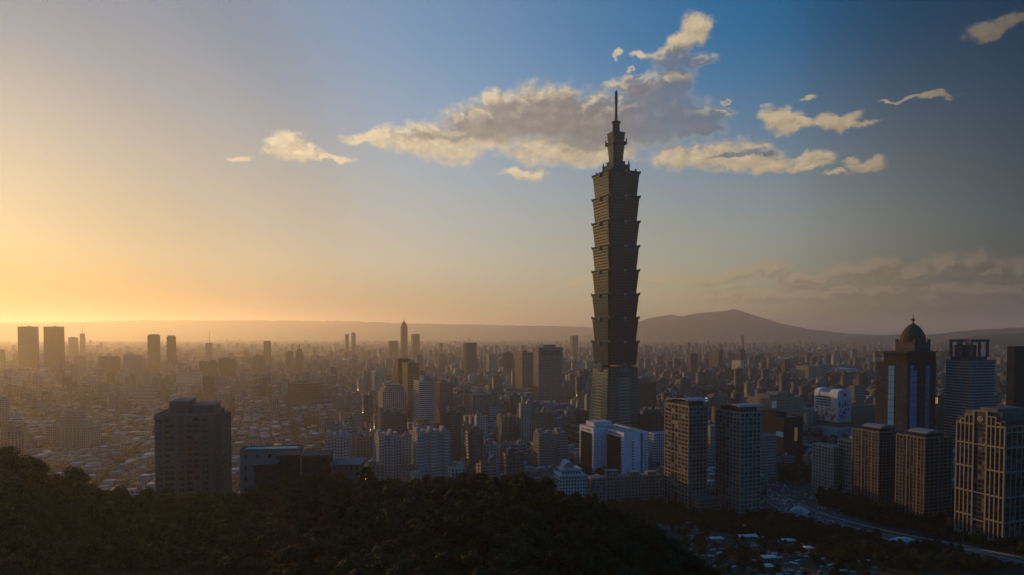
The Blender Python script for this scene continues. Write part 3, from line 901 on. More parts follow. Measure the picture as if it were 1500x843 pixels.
grid_tower('apartment_block', 'cream apartment block wedged between cream flats and brown vaulted tower', 1230, 1250, 1262, 648, 690, 14, 5, 3, (0.30, 0.28, 0.25), (0.38, 0.35, 0.31), ybase=735, short='wedged cream flats', rows_group=40, proud=0.5, win=(0.55, 0.5))

# ------------------------------------------------------------------ big gabled tower on the right edge
t, w, d, h = hero('gabled_tower', 'large tower with stepped gable and round emblem beside the road', 1405, 1476, 1530, 606, 505, 20, 20, 60, 800, 'gabled tower', cat='apartment tower')
h -= 6
fa, ff = Face((0, d), (0, 0)), Face((0, 0), (w, 0))
wc = (0.09, 0.083, 0.075); fcol = (0.29, 0.255, 0.20)
b = MB(); b.box(0.0, w, 0.0, d, 0, h, (*wc, 0), roof=(0.15, 0.14, 0.13)); b.build('walls', t)
q = MB()
prof = [(0, -4.0), (0.12, -4.0), (0.12, -1.5), (0.25, -1.5), (0.25, 2.5), (0.37, 2.5), (0.37, 6), (0.63, 6), (0.63, 2.5), (0.75, 2.5), (0.75, -1.5), (0.88, -1.5), (0.88, -4.0), (1, -4.0)]
for (a, za), (e, ze) in zip(prof, prof[1:]):
    if e > a: fa.box(q, a * d, e * d, h - 5, h + za + (0.0 if za > -4 else 0.0), 0.0, 0.35, (*wc, 0))
q.build('stepped_gable', t)
q = MB()
nb = 11; pw = d / nb; nf = 28; fl = h / nf
gz = {0: -4, 1: -1.5, 2: 2.5, 3: 2.5, 4: 6, 5: 6, 6: 6, 7: 2.5, 8: 2.5, 9: -1.5, 10: -4}
for i in range(nb + 1):
    if i in (5, 6): pass
    z1 = h + max(gz.get(i, -4), gz.get(i - 1, -4))
    hw = 0.65 if i in (0, 4, 7, 11) else 0.45
    fa.box(q, max(-0.5, i * pw - hw), min(d + 0.5, i * pw + hw), 0, z1, 0.3, 1.0, (*fcol, 0)) if i not in (5, 6) else None
for i in range(nb):
    if i in (4, 5, 6): 
        continue
    z1 = h + gz[i]
    fa.box(q, i * pw + .46, (i + 1) * pw - .46, z1 - 0.9, z1, 0.3, 0.95, (*fcol, 0))
    for z in (h - 5.2, h * 0.80, h * 0.62, h * 0.43, h * 0.245, h * 0.10, h * 0.055):
        fa.box(q, i * pw + .46, (i + 1) * pw - .46, z - 0.6, z + 0.6, 0.3, 0.95, (*fcol, 0))
for z in (h * 0.80, h * 0.43, h * 0.22, h * 0.05):
    fa.box(q, 4 * pw + .7, 7 * pw - .7, z - 0.35, z + 0.35, 0.3, 0.9, (*fcol, 0))
fa.box(q, 4 * pw + .7, 7 * pw - .7, h + 5.1, h + 6.0, 0.3, 0.95, (*fcol, 0))
nr = 7; pr = w / nr
for i in range(nr + 1):
    ff.box(q, max(0, i * pr - .45), min(w + .5, i * pr + .45), 0, h - 4, -0.05, 0.75, (*fcol, 0))
for z in (h - 4.6, h - 9, h * 0.80, h * 0.62, h * 0.43, h * 0.245, h * 0.10):
    for i in range(nr):
        ff.box(q, i * pr + .46, (i + 1) * pr - .46, z - 0.6, z + 0.6, -0.05, 0.7, (*fcol, 0))
q.build('facade_frame', t)
cells = []
for k in range(nf - 2, 0, -1):
    for i in range(nb):
        cells.append((fa, (i + .5) * pw, k * fl + 0.5, pw - (1.3 if i not in (4, 5, 6) else 0.5), fl - 1.2))
    for i in range(nr):
        cells.append((ff, (i + .5) * pr, k * fl + 0.5, pr - 1.5, fl - 1.2))
shifted = []
for (f_, u, z, ww_, hh_) in cells:
    if f_ is fa: shifted.append((Face((-0.0, d), (-0.0, 0)), u, z, ww_, hh_))
    else: shifted.append((f_, u, z, ww_, hh_))
add_windows(t, shifted)
q = MB()
cz, cu = h - 0.5, 5.5 * pw
for (r0, r1) in ((1.5, 2.15), (0.35, 0.75)):
    n = 28
    for i in range(n):
        a, e = 2 * math.pi * i / n, 2 * math.pi * (i + 1) / n
        def P(r, t_, o): x, y = fa.pt(cu + r * math.cos(t_), o); return (x, y, cz + r * math.sin(t_))
        q.face([P(r0, a, 0.95), P(r1, a, 0.95), P(r1, e, 0.95), P(r0, e, 0.95)], None, (0.5, 0.43, 0.30, 0))
        q.face([P(r1, a, 0.3), P(r1, e, 0.3), P(r1, e, 0.95), P(r1, a, 0.95)], None, (0.5, 0.43, 0.30, 0))
for k in range(6):
    a = k * math.pi / 3
    x0, x1 = cu + 0.7 * math.cos(a), cu + 1.55 * math.cos(a)
    p0 = fa.pt(x0, 0.7); p1 = fa.pt(x1, 0.7)
    q.bar((*p0, cz + 0.7 * math.sin(a)), (*p1, cz + 1.55 * math.sin(a)), 0.2, (0.5, 0.43, 0.3, 0))
q.build('round_emblem', t)
b = MB(); b.box(2, w - 2, 4, d - 5, h + 0.003, h + 5.2, (0.14, 0.13, 0.12, 0.0)); b.box(6, w - 5, 10, d - 14, h + 5.203, h + 8.0, (0.16, 0.15, 0.14, 0.0)); b.build('roof_house', t)

# ------------------------------------------------------------------ dark apartment block at the foot of the wooded hill (left)
zb = 48.0
t, w, d, h = hero('apartment_block', 'dark grey apartment block with two roof towers rising behind the hill trees', 224, 313, 332, 608, 362, 14, 12, 30, 720, 'dark apartment block', cat='apartment block', z0=zb)
dk = (0.13, 0.13, 0.135)
b = MB(); b.box(0, w, 0, d, 0, h, (*dk, 0), roof=(0.12, 0.12, 0.13)); b.build('walls', t)
b = MB(); b.box(w + 0.003, w + 3, 3, d + 4, 0, h - 2.0, (*[x * .9 for x in dk], 0), roof=(0.12, 0.12, 0.13)); b.build('side_wing', t)
for (f0, f1, ph) in ((0.24, 0.555, 7.6), (0.62, 0.985, 5.4)):
    q = MB(); q.box(w * f0, w * f1, 1.2, d * .7, h + 0.003, h + ph - 0.5, (*dk, 0)); q.box(w * f0 - .25, w * f1 + .25, 0.95, d * .7 + .25, h + ph - 0.497, h + ph, (0.2, 0.2, 0.21, 0), bottom=True)
    q.build('roof_house', t)
b = MB(); parapet(b, w, d, h, 1.0, 0.3, (0.17, 0.17, 0.185, 0)); b.build('parapet', t)
ff, fr = Face((0, 0), (w, 0)), Face((w + 3, 3), (w + 3, d + 4))
fl = 3.15; nf = int(h / fl)
cells = []; balc = []
for k in range(nf - 1, -1, -1):
    z = h - 3.3 - (nf - 1 - k) * fl
    if z < 0: continue
    for (u, ww_, hh_, kind) in ((0.05, 1.1, 1.2, 0), (0.10, 1.1, 1.2, 0), (0.195, 2.7, 1.75, 1), (0.285, 2.4, 1.75, 1), (0.405, 1.0, 1.2, 0), (0.455, 1.0, 1.2, 0), (0.575, 2.6, 1.75, 1), (0.685, 2.6, 1.75, 1), (0.81, 1.0, 1.2, 0), (0.86, 1.0, 1.2, 0)):
        cells.append((ff, u * w, z, ww_, hh_))
        if kind: balc.append((ff, u * w, z - 1.05, ww_ + 0.5))
    for u in (2.5, 7.5, 11.5):
        if u < fr.L: cells.append((fr, u, z, 1.3, 1.3))
add_windows(t, cells, fc=(0.12, 0.12, 0.12))
for i, (fa_, u, z, ww_) in enumerate(balc):
    q = MB(); fa_.box(q, -ww_ / 2 + 0, ww_ / 2, 0, 0.14, 0.02, 1.0, (0.13, 0.13, 0.14, 0)); 
    if i == 0:
        m0 = MB(); m0.box(-ww_ / 2, ww_ / 2, -0.9, 0, 0, 0.14, (0.13, 0.13, 0.14, 0), bottom=True); m0.box(-ww_ / 2, ww_ / 2, -0.9, -0.8, 0.143, 1.0, (0.15, 0.145, 0.15, 0), bottom=True)
        bal_me = m0.mesh('balcony'); bal_me.materials.append(m_facade)
    if i < 70:
        o = bpy.data.objects.new('balcony', bal_me); C.objects.link(o); o.parent = t
        x, y = fa_.pt(u); o.location = (x, y, z); o.rotation_euler.z = fa_.ang
for u in (0.15, 0.34, 0.51, 0.75, 0.92):
    q = MB(); ff.box(q, u * w - 0.5, u * w + 0.5, 0, h, -0.02, 0.45, (*[x * 1.12 for x in dk], 0)); q.build('pier', t)

# ------------------------------------------------------------------ low buildings among the trees below the hill
zg = 44.0
t, w, d, h = hero('concrete_hall', 'low concrete hall with pale sunlit roof right of the dark apartment block', 349, 437, 441, 660, 352, 8, 12, 22, 712, 'low concrete hall', z0=zg)
b = MB(); b.box(0, w, 0, d, 0, h, (0.26, 0.24, 0.22, 0.25), pane=0.3, bay=6, floor=6, roof=(0.24, 0.23, 0.21)); b.build('walls', t)
b = MB(); parapet(b, w, d, h, 0.7, 0.5, (0.19, 0.18, 0.17, 0)); b.build('parapet', t)
b = MB(); b.box(2, w - 2, 3, d - 3, h + 0.003, h + 0.5, (0.50, 0.48, 0.43, 0)); b.build('skylight', t)
for (xl, xr, yt, Y, lab, z0_) in ((370, 403, 682, 318, 'small dark flat roofed block half hidden in front of the concrete hall', 50), (403, 436, 668, 335, 'black flat roofed block beside the concrete hall among hill trees', 48), (440, 486, 669, 332, 'wide black flat roofed block left of the low grey roof', 48)):
    t, w, d, h = hero('flat_roof_block', lab, xl, xr - 1, xr, yt, Y, 12, 10, 16, 708, lab, z0=z0_)
    b = MB(); b.box(0, w, 0, d, 0, h, (0.055, 0.05, 0.045, 0.5), pane=0.35, bay=4, floor=4, roof=(0.09, 0.09, 0.1)); b.build('walls', t)
    b = MB(); b.box(-0.7, w + 0.7, -0.7, d + 0.7, h + 0.003, h + 0.5, (0.10, 0.10, 0.105, 0), bottom=True); b.build('roof', t)
t, w, d, h = hero('flat_roof_block', 'low building with long blue grey roof at the edge of the hill trees', 484, 530, 533, 682, 330, 14, 10, 18, 692, 'long blue grey roof', z0=60)
b = MB(); b.box(0, w, 0, d, 0, h, (0.12, 0.12, 0.12, 0.4), roof=(0.10, 0.14, 0.18)); b.build('walls', t)
b = MB(); b.box(-0.8, w + 0.8, -0.8, d + 0.8, h + 0.003, h + 0.35, (0.12, 0.16, 0.2, 0), bottom=True); b.build('roof', t)

# ------------------------------------------------------------------ towers of the middle distance
PK = (0.27, 0.235, 0.235)
t, w, d, h = block('office_tower', 'broad pinkish grey office tower with a row of tall openings at its top', 781, 789, 824, 510, 1560, PK, 0.62, 0.6, 3.1, 3.9, 20, pent=((0.25, 0.75, 0.2, 0.7, 7),), dmax=45, ybase=590, short='broad pinkish tower',
                   fins=(3.0, 0.6, 60, (0.30, 0.26, 0.255)))
q = MB(); ff = Face((0, 0), (w, 0))
for i in range(8):
    ff.box(q, w * (0.13 + i * 0.094), w * (0.13 + i * 0.094) + w * 0.062, h - 17, h - 6, 0.0, 0.3, (0.03, 0.03, 0.03, 0))
q.build('top_opening', t, m_dark)
block('office_tower', 'brown slab tower close left of the broad pinkish tower', 751, 765, 781, 517, 1850, (0.22, 0.19, 0.15), 0.6, 0.5, 3.2, 3.6, 20, pent=((0.2, 0.6, 0.2, 0.8, 4),), ybase=570, short='brown slab tower')
block('office_tower', 'slender grey tower standing alone above the roofs left of the brown slab tower', 679, 683, 698, 503, 2350, (0.17, 0.16, 0.15), 0.6, 0.55, 3.3, 3.6, 20, ybase=550, short='slender grey tower', fins=(0.5, 0.4, 4.5, (0.2, 0.19, 0.17)))
block('office_tower', 'dark glass tower behind the bronze tower with gold edge light', 577, 583, 601, 527, 1520, (0.05, 0.045, 0.04), 0.85, 0.8, 3, 3.6, 20, ybase=600, short='dark glass tower')
block('office_tower', 'bronze banded tower in front of the dark glass tower', 588, 597, 613, 533, 1430, (0.22, 0.17, 0.10), 1.0, 0.5, 3, 3.7, 20, ybase=620, short='bronze tower', bands=(1.2, 0.35, 3.7, (0.24, 0.19, 0.12)))
t, w, d, h = block('office_block', 'white gridded office block with stepped shoulders and a small roof lantern', 554, 560, 595, 565, 1240, (0.36, 0.35, 0.34), 0.6, 0.62, 3.6, 3.6, 20, pent=((0.1, 0.3, 0.2, 0.6, 4),), ybase=608, short='white gridded block',
                   steps=((0.0, 1.0, 0.0, 1.0, 12), (0.10, 0.92, 0.08, 0.92, 5), (0.17, 0.86, 0.12, 0.86, 0)))
q = MB(); q.lathe([(2.2, h), (2.2, h + 3), (0, h + 5.5)], 10, w * .2, d * .3, (0.5, 0.42, 0.28, 0)); q.build('roof_lantern', t)
t, w, d, h = block('office_tower', 'pale tower with stacked horizontal ledges and glass corner', 606, 614, 636, 560, 1180, (0.24, 0.26, 0.29), 1.0, 0.55, 3, 3.6, 20, pent=((0.3, 0.95, 0.1, 0.9, 6), (0.35, 0.8, 0.2, 0.8, 9)), ybase=620, short='pale ledged tower', bands=(1.3, 0.7, 3.6, (0.42, 0.45, 0.5)))
block('office_tower', 'brown gridded tower right behind the pale ledged tower', 634, 644, 663, 562, 1260, (0.20, 0.165, 0.14), 0.5, 0.5, 3.2, 3.6, 20, pent=((0.2, 0.7, 0.2, 0.7, 4),), ybase=620, short='brown gridded tower', fins=(0.6, 0.35, 5.5, (0.22, 0.185, 0.16)))
block('office_block', 'wide brown office block with long window strips', 421, 470, 475, 562, 1480, (0.17, 0.145, 0.12), 1.0, 0.5, 3.2, 3.6, 16, pent=((0.25, 0.5, 0.2, 0.8, 4),), ybase=595, short='wide brown office block', bands=(1.1, 0.3, 3.6, (0.19, 0.165, 0.135)))
block('office_tower', 'narrow white tower left of the white gridded block', 543, 548, 561, 546, 1700, (0.38, 0.37, 0.36), 0.7, 0.5, 3, 3.4, 20, pent=((0.2, 0.8, 0.2, 0.8, 3),), ybase=576, short='narrow white tower')
for (xl, xc, xr, yt, Y, lab, sh) in ((26, 51, 52.5, 479, 3000, 'left slab of the tall twin dark towers on the hazy skyline', 'left dark slab'), (64, 89, 90.5, 479, 3000, 'right slab of the tall twin dark towers on the hazy skyline', 'right dark slab')):
    block('slab_tower', lab, xl, xc, xr, yt, Y, (0.08, 0.07, 0.055), 0.7, 0.6, 4, 4, 5, dmin=30, ybase=540, short=sh, group='twin slab towers', pent=((0.5, 0.65, 0.3, 0.6, 3),), cat='skyscraper')
block('office_tower', 'tall slim tower with a gold edge, left of two in the hazy west', 216, 218, 235, 492, 2700, (0.12, 0.105, 0.085), 0.6, 0.55, 3.5, 3.6, 25, ybase=548, short='gold edged slim tower', pent=((0.1, 0.9, 0.1, 0.9, 5),), dmin=18)
block('office_tower', 'tall slim dark tower right of the gold edged one', 244, 245.5, 258, 494, 2850, (0.08, 0.07, 0.06), 0.6, 0.55, 3.5, 3.6, 25, ybase=525, short='dark slim tower', pent=((0.1, 0.9, 0.1, 0.9, 6),), dmin=16)
block('hospital_block', 'pale wide slab below the twin dark towers with a roof house', 181, 208, 209, 521, 2300, (0.36, 0.35, 0.34), 1.0, 0.45, 3.5, 3.6, 8, ybase=548, short='pale wide slab', pent=((0.15, 0.45, 0.2, 0.8, 6),))
block('apartment_block', 'left cube of a dark pair beside the pale wide slab', 143, 157, 158, 523, 2350, (0.13, 0.11, 0.09), 0.5, 0.5, 3.5, 3.5, 10, ybase=540, short='left dark cube')
block('apartment_block', 'right cube of a dark pair beside the pale wide slab', 160, 174, 175, 523, 2350, (0.13, 0.11, 0.09), 0.5, 0.5, 3.5, 3.5, 10, ybase=540, short='right dark cube')
block('apartment_block', 'pale stepped apartment slab above the dark apartment block', 192, 224, 225, 563, 1550, (0.35, 0.33, 0.31), 0.9, 0.45, 3.2, 3.3, 12, ybase=598, short='pale stepped slab', steps=((0.4, 1, 0, 1, 0), (0, 0.4, 0.1, 0.9, 12)))
block('apartment_block', 'long pale block with sunlit top in the hazy left', 257, 294, 295, 546, 2100, (0.42, 0.39, 0.33), 0.5, 0.4, 5, 4.5, 10, ybase=565, short='long pale block')
block('apartment_block', 'dark twin topped block above the long pale block', 291, 317, 318, 531, 2300, (0.12, 0.10, 0.08), 0.5, 0.5, 3.2, 3.5, 12, ybase=552, short='dark twin topped block', pent=((0.05, 0.35, 0.1, 0.9, 4), (0.6, 0.95, 0.1, 0.9, 6)))
block('apartment_block', 'dark block right of the dark twin topped block', 320, 344, 345, 526, 2350, (0.12, 0.10, 0.085), 0.5, 0.5, 3.2, 3.5, 12, ybase=548, short='dark right block', pent=((0.2, 0.6, 0.1, 0.9, 5),))
block('office_tower', 'slim hazy tower with mast, left of the wide brown office block', 433, 436, 444, 517, 2600, (0.13, 0.11, 0.09), 0.5, 0.5, 3.2, 3.5, 20, ybase=545, short='slim masted tower', pent=((0.2, 0.8, 0.2, 0.8, 14), (0.42, 0.55, 0.4, 0.6, 32)))
# courthouse like cream block on the left
t, w, d, h = block('civic_block', 'cream civic block with gridded wings and taller centre, left of the dark apartment block', 63, 104, 132, 628, 960, (0.34, 0.31, 0.26), 0.55, 0.6, 3.6, 3.6, -15, ybase=662, short='cream civic block', dmin=25, pent=((0.25, 0.85, 0.3, 0.9, 9), (0.35, 0.7, 0.35, 0.8, 22)), fins=(1.0, 0.6, 7.2, (0.37, 0.34, 0.29)))

# slender tower with a stepped pyramid top, far centre
Y = 4000
t, w, d, h = hero('landmark_tower', 'distant slender tower with pointed pyramid top on the hazy skyline', 586, 588.5, 597, 478, Y, 20, 20, 40, 500, 'pointed distant tower', cat='skyscraper')
b = MB(); tn = (0.10, 0.085, 0.075, 0.4)
b.box(0, w, 0, d, 0, h, tn, pane=0.5); b.build('walls', t)
b = MB(); cx, cy = w / 2, d / 2
for k, (r, z0, z1) in enumerate(((0.42, 0, 8), (0.33, 8, 16))):
    b.cbox(cx, cy, w * 2 * r, d * 2 * r, h + z0 + 0.003, h + z1, tn)
rg = [(cx - .28 * w, cy - .28 * d), (cx + .28 * w, cy - .28 * d), (cx + .28 * w, cy + .28 * d), (cx - .28 * w, cy + .28 * d)]
b.prism(rg, [(cx - .03 * w, cy - .03 * d), (cx + .03 * w, cy - .03 * d), (cx + .03 * w, cy + .03 * d), (cx - .03 * w, cy + .03 * d)], h + 16.003, h + 34, tn)
b.cbox(cx, cy, 1.6, 1.6, h + 34, h + 46, tn); b.build('stepped_pyramid', t)
block('office_block', 'squat dark block just right of the pointed distant tower', 602, 605, 615, 490, 4300, (0.11, 0.09, 0.075), 0.5, 0.5, 4, 4, 20, ybase=500, short='squat far block')

# tower cranes and the frames they build
def crane_site(xl, xr, yt, Y, lab, lab2, jib):
    t, w, d, h = block('unfinished_tower', lab, xl, (xl + xr) / 2 + (xr - xl) * .3, xr, yt, Y, (0.15, 0.13, 0.11), 0.8, 0.75, 5, 4.5, 20, ybase=yt + 12, short=lab)
    x, y = t.location.x + w * .5, t.location.y + d * .4
    cr = thing('tower_crane', lab2, 'crane', (x, y, h), 0)
    k = Y / F
    q = MB(); q.box(-.9, .9, -.9, .9, 0, 9 * k, (0.3, 0.25, 0.15, 0)); q.build('mast', cr)
    q = MB(); q.bar((0, 0, 9 * k), (jib[0] * k, 0, 9 * k + jib[1] * k), 0.9, (0.3, 0.25, 0.15, 0)); q.build('jib', cr)
    q = MB(); q.bar((0, 0, 9 * k), (-jib[0] * 0.4 * k, 0, 9 * k), 0.9, (0.3, 0.25, 0.15, 0)); q.build('counter_jib', cr)
crane_site(117, 125, 489, 4300, 'unfinished tower under a crane beside the twin dark towers', 'luffing tower crane on the unfinished tower by the twin dark towers', (6, 7.0))
crane_site(301, 311, 503, 3600, 'unfinished tower with a crane in the hazy left skyline', 'upright tower crane over the hazy left skyline', (1.0, 8.0))
crane_site(1028, 1059, 513, 2700, 'wide unfinished block under a crane right of the tiered skyscraper', 'luffing tower crane on the wide block right of the tiered skyscraper', (5, 7.5))

# ------------------------------------------------------------------ residential clusters below the centre
def strip_flats(label, xl, xc, xr, yt, Y, col, short, ncol, ybase, frame):
    t, w, d, h = hero('apartment_block', label, xl, xc, xr, yt, Y, 20, 10, 30, ybase, short, None, 'apartment block')
    n = ncol
    for i in range(n):
        a, e = w * i / n, w * (i + 1) / n
        q = MB(); dz = (2.5 if i % 2 else 0.0); dy = 2.0 if i % 2 else 0.0
        q.box(a + 0.002, e - 0.002, dy, d, 0, h - dz, (*col, 0.55), pane=0.5, bay=2.6, floor=3.2, roof=(0.2, 0.19, 0.18))
        q.build('walls', t)
        q = MB(); q.box(a + .6, a + (e - a) * .55, d * .3, d * .7, h - dz - .05, h - dz + 4.2, (*col, 0)); q.build('roof_house', t)
    q = MB(); f2 = Face((0, 0), (w, 0))
    for i in range(0, n, 2):
        a, e = w * i / n, w * (i + 1) / n
        for k in range(1, int(h / 3.2)):
            f2.box(q, a + .3, a + (e - a) * .45, h - k * 3.2 - 0.5, h - k * 3.2 + 0.45, -.05, .9, (*frame, 0))
    q.build('balconies', t)['kind'] = 'stuff'
    return t
strip_flats('pale ribbed apartment block at the wood edge, leftmost of three', 474, 482, 516, 640, 700, (0.40, 0.37, 0.38), 'leftmost ribbed flats', 4, 685, (0.46, 0.44, 0.46))
strip_flats('pale ribbed apartment block at the wood edge, middle of three', 546, 554, 588, 640, 690, (0.38, 0.36, 0.38), 'middle ribbed flats', 4, 682, (0.46, 0.44, 0.48))
strip_flats('pale ribbed apartment block at the wood edge, widest of three', 601, 611, 659, 636, 680, (0.38, 0.36, 0.38), 'widest ribbed flats', 5, 686, (0.44, 0.43, 0.48))
strip_flats('dark brown apartment tower behind the middle ribbed flats', 550, 557, 596, 605, 860, (0.15, 0.12, 0.11), 'left dark brown tower', 4, 640, (0.2, 0.17, 0.16))
strip_flats('dark brown apartment tower behind the widest ribbed flats', 635, 644, 676, 603, 850, (0.15, 0.12, 0.115), 'right dark brown tower', 4, 640, (0.2, 0.17, 0.17))
block('apartment_block', 'brown tiled flats between the leftmost and middle ribbed flats', 517, 521, 545, 643, 740, (0.25, 0.205, 0.18), 0.4, 0.45, 3.4, 3.3, 20, ybase=675, short='brown tiled flats', pent=((0.3, 0.7, 0.3, 0.7, 3.5),), tanks=1)
strip_flats('grey apartment tower right behind the tall pair left of the white office block', 782, 788, 815, 606, 980, (0.24, 0.22, 0.20), 'grey tower pair', 3, 650, (0.27, 0.25, 0.23))
strip_flats('grey apartment tower with blank side, nearest the white office block', 781, 790, 832, 636, 800, (0.25, 0.24, 0.235), 'grey blank sided tower', 3, 690, (0.3, 0.29, 0.28))
strip_flats('brown grey apartment tower amid low roofs right of the ribbed flats', 727, 735, 755, 612, 960, (0.22, 0.19, 0.165), 'brown grey tower', 3, 652, (0.27, 0.23, 0.19))
block('office_block', 'pink building with bold vertical fins below the slender grey tower', 683, 692, 722, 580, 1180, (0.30, 0.22, 0.21), 0.4, 0.5, 3.2, 3.4, 20, ybase=610, short='pink finned block', fins=(1.4, 1.2, 6.0, (0.36, 0.27, 0.26)))
block('office_block', 'dark block with golden sunlit roof edge left of the white office block', 815, 857, 862, 628, 900, (0.12, 0.10, 0.085), 1.0, 0.5, 3.4, 3.6, 20, ybase=660, short='gold edged dark block', bands=(1.2, 0.5, 8, (0.34, 0.25, 0.14)))
block('shopping_mall', 'dark low mall block left of the tiered skyscraper base', 826, 852, 862, 604, 1060, (0.10, 0.10, 0.10), 0.3, 0.4, 6, 5, 20, ybase=625, short='dark mall block', roofcol=(0.12, 0.12, 0.12))
block('office_block', 'dark brick office block with square grid right behind the tiered skyscraper', 931, 938, 962, 562, 1400, (0.11, 0.09, 0.08), 0.55, 0.5, 2.6, 3.3, 20, ybase=600, short='dark gridded block', fins=(0.5, 0.3, 2.6, (0.14, 0.115, 0.10)))
block('shopping_mall', 'low dark podium with roof plant right of the tiered skyscraper base', 936, 950, 976, 612, 900, (0.07, 0.07, 0.07), 0.4, 0.4, 6, 5, 20, ybase=640, short='dark podium', pent=((0.1, 0.4, 0.2, 0.7, 5), (0.55, 0.9, 0.3, 0.8, 4)), dmax=40)
block('office_block', 'white block with blue window grid left of the curved roof tower', 954, 959, 984, 637, 830, (0.45, 0.5, 0.62), 0.7, 0.6, 3.2, 3.4, 20, ybase=690, short='white blue gridded block', fins=(0.5, 0.3, 3.2, (0.5, 0.54, 0.66)))
# hall with sweeping roof
t, w, d, h = hero('memorial_hall', 'broad hall with dark blue sweeping hipped roof near the pinkish tower', 798, 805, 856, 600, 1330, 20, 40, 60, 602, 'sweeping roof hall', cat='hall')
b = MB(); b.box(4, w - 4, 4, d - 4, 0, h - 8, (0.25, 0.22, 0.19, 0.5), pane=0.7, bay=6, floor=12); b.build('walls', t)
b = MB(); nst = 8
for k in range(nst):
    f0, f1 = k / nst, (k + 1) / nst
    def rg(f):
        i = f * 0.46; return [(w * i * .55, d * i), (w * (1 - i * .55), d * i), (w * (1 - i * .55), d * (1 - i)), (w * i * .55, d * (1 - i))]
    b.prism(rg(f0), rg(f1), h - 9 + 14 * f0 ** 1.8, h - 9 + 14 * f1 ** 1.8, (0.09, 0.10, 0.15, 0), cap=(k == nst - 1), bottom=(k == 0))
b.build('sweeping_roof', t)
# low flats and small domed temple at the wood edge, in front of the white office block
tF, w, d, h = hero('apartment_block', 'long weathered walk-up flats in front of the white office block', 862, 868, 972, 702, 640, 12, 12, 20, 735, 'weathered walk-up flats', cat='apartment block')
b = MB(); b.box(0, w, 0, d, 0, h, (0.22, 0.20, 0.185, 0), roof=(0.2, 0.19, 0.19)); b.build('walls', tF)
cells = []; f2 = Face((0, 0), (w, 0))
for k in range(int(h / 3.3) - 1, -1, -1):
    for i in range(20):
        cells.append((f2, w * (i + .5) / 20, h - 3.0 - (int(h / 3.3) - 1 - k) * 3.3, 1.9, 1.5))
add_windows(tF, cells)
for i, (a, e, ph) in enumerate(((0.22, 0.38, 6), (0.55, 0.68, 3.4), (0.8, 0.93, 3))):
    q = MB(); q.box(w * a, w * e, d * .2, d * .8, h + 0.003, h + ph, (0.26, 0.21, 0.18, 0.3), roof=(0.3, 0.27, 0.25)); q.build('roof_house', tF)
for i in range(6):
    q = MB(); q.box(w * (i + .02) / 6, w * (i + .12) / 6, -1.2, 0, 0, h - 1, (0.19, 0.175, 0.165, 0), bottom=True); q.build('pier', tF)
t, w, d, h = hero('temple_hall', 'pale tiered hall with small barrel dome at the wood edge', 812, 820, 858, 690, 610, 10, 14, 24, 722, 'pale domed hall', cat='hall')
tc_ = (0.40, 0.42, 0.46)
b = MB(); b.box(0, w, 0, d, 0, h - 6, (*tc_, 0.6), pane=0.5, bay=2.6, floor=3.3); b.box(-.8, w + .8, -.8, d + .8, h - 6 + 0.003, h - 5.2, (0.45, 0.47, 0.52, 0), bottom=True)
b.box(w * .12, w * .85, d * .1, d * .9, h - 5.197, h - 1.0, (*tc_, 0.6), pane=0.5, bay=2.6, floor=3.3); b.box(w * .08, w * .9, d * .06, d * .95, h - .997, h - 0.3, (0.45, 0.47, 0.52, 0), bottom=True); b.build('walls', t)
b = MB(); n = 14; rr = w * .2; cx = w * .4; zz = h + 1.5
b.box(cx - rr, cx + rr, d * .15, d * .8, h - .297, zz, (*tc_, 0))
for i in range(n):
    a, e = math.pi * i / n, math.pi * (i + 1) / n
    p0, p1 = (cx + rr * math.cos(a), zz + rr * math.sin(a)), (cx + rr * math.cos(e), zz + rr * math.sin(e))
    b.face([(p0[0], d * .15, p0[1]), (p0[0], d * .8, p0[1]), (p1[0], d * .8, p1[1]), (p1[0], d * .15, p1[1])], None, (0.30, 0.42, 0.5, 0))
    b.face([(cx, d * .15, zz), (p0[0], d * .15, p0[1]), (p1[0], d * .15, p1[1])], None, (0.2, 0.26, 0.3, 0))
b.build('barrel_dome', t)

# ------------------------------------------------------------------ right hand quarter
t, w, d, h = hero('domed_tower', 'blue glass tower in scaffolding with pointed ribbed dome and finial', 1284, 1330, 1372, 533, 900, 20, 30, 60, 650, 'domed tower', cat='skyscraper')
gl = (0.045, 0.056, 0.07)
b = MB(); b.box(0, w, 0, d, 0, h, (*gl, 0.5), pane=0.7, bay=2.5, floor=3.8, roof=(0.08, 0.08, 0.08)); b.build('walls', t)
for fc, us in ((Face((0, d), (0, 0)), ((0.42, 0.60),)), (Face((0, 0), (w, 0)), ((0.10, 0.32), (0.64, 0.78)))):
    for (a, e) in us:
        q = MB(); fc.box(q, a * fc.L, e * fc.L, 4, h - (2 if e < .5 else 4), -0.02, 0.5, (0.13, 0.36, 0.68, 0)); q.build('blue_netting', t)
q = MB()
for fc in (Face((0, d), (0, 0)), Face((0, 0), (w, 0))):
    nb = 12
    for i in range(nb + 1):
        u = fc.L * i / nb; p = fc.pt(u, 1.2); q.bar((*p, 0), (*p, h + 1), 0.14, (0.05, 0.05, 0.05, 0))
    for k in range(1, 16):
        z = k * h / 15
        q.bar((*fc.pt(0, 1.2), z), (*fc.pt(fc.L, 1.2), z), 0.3, (0.045, 0.045, 0.045, 0))
o = q.build('scaffolding', t)
b = MB(); b.box(1, w + .5, 1, d * .78, h + 0.003, h + 15, (0.03, 0.03, 0.032, 0.6), pane=0.6, bay=3, floor=3.7)
b.box(-3, w + 1.2, -1, d * .8, h + 15.003, h + 16.2, (0.08, 0.075, 0.07, 0), bottom=True); b.build('upper_storeys', t)
q = MB()
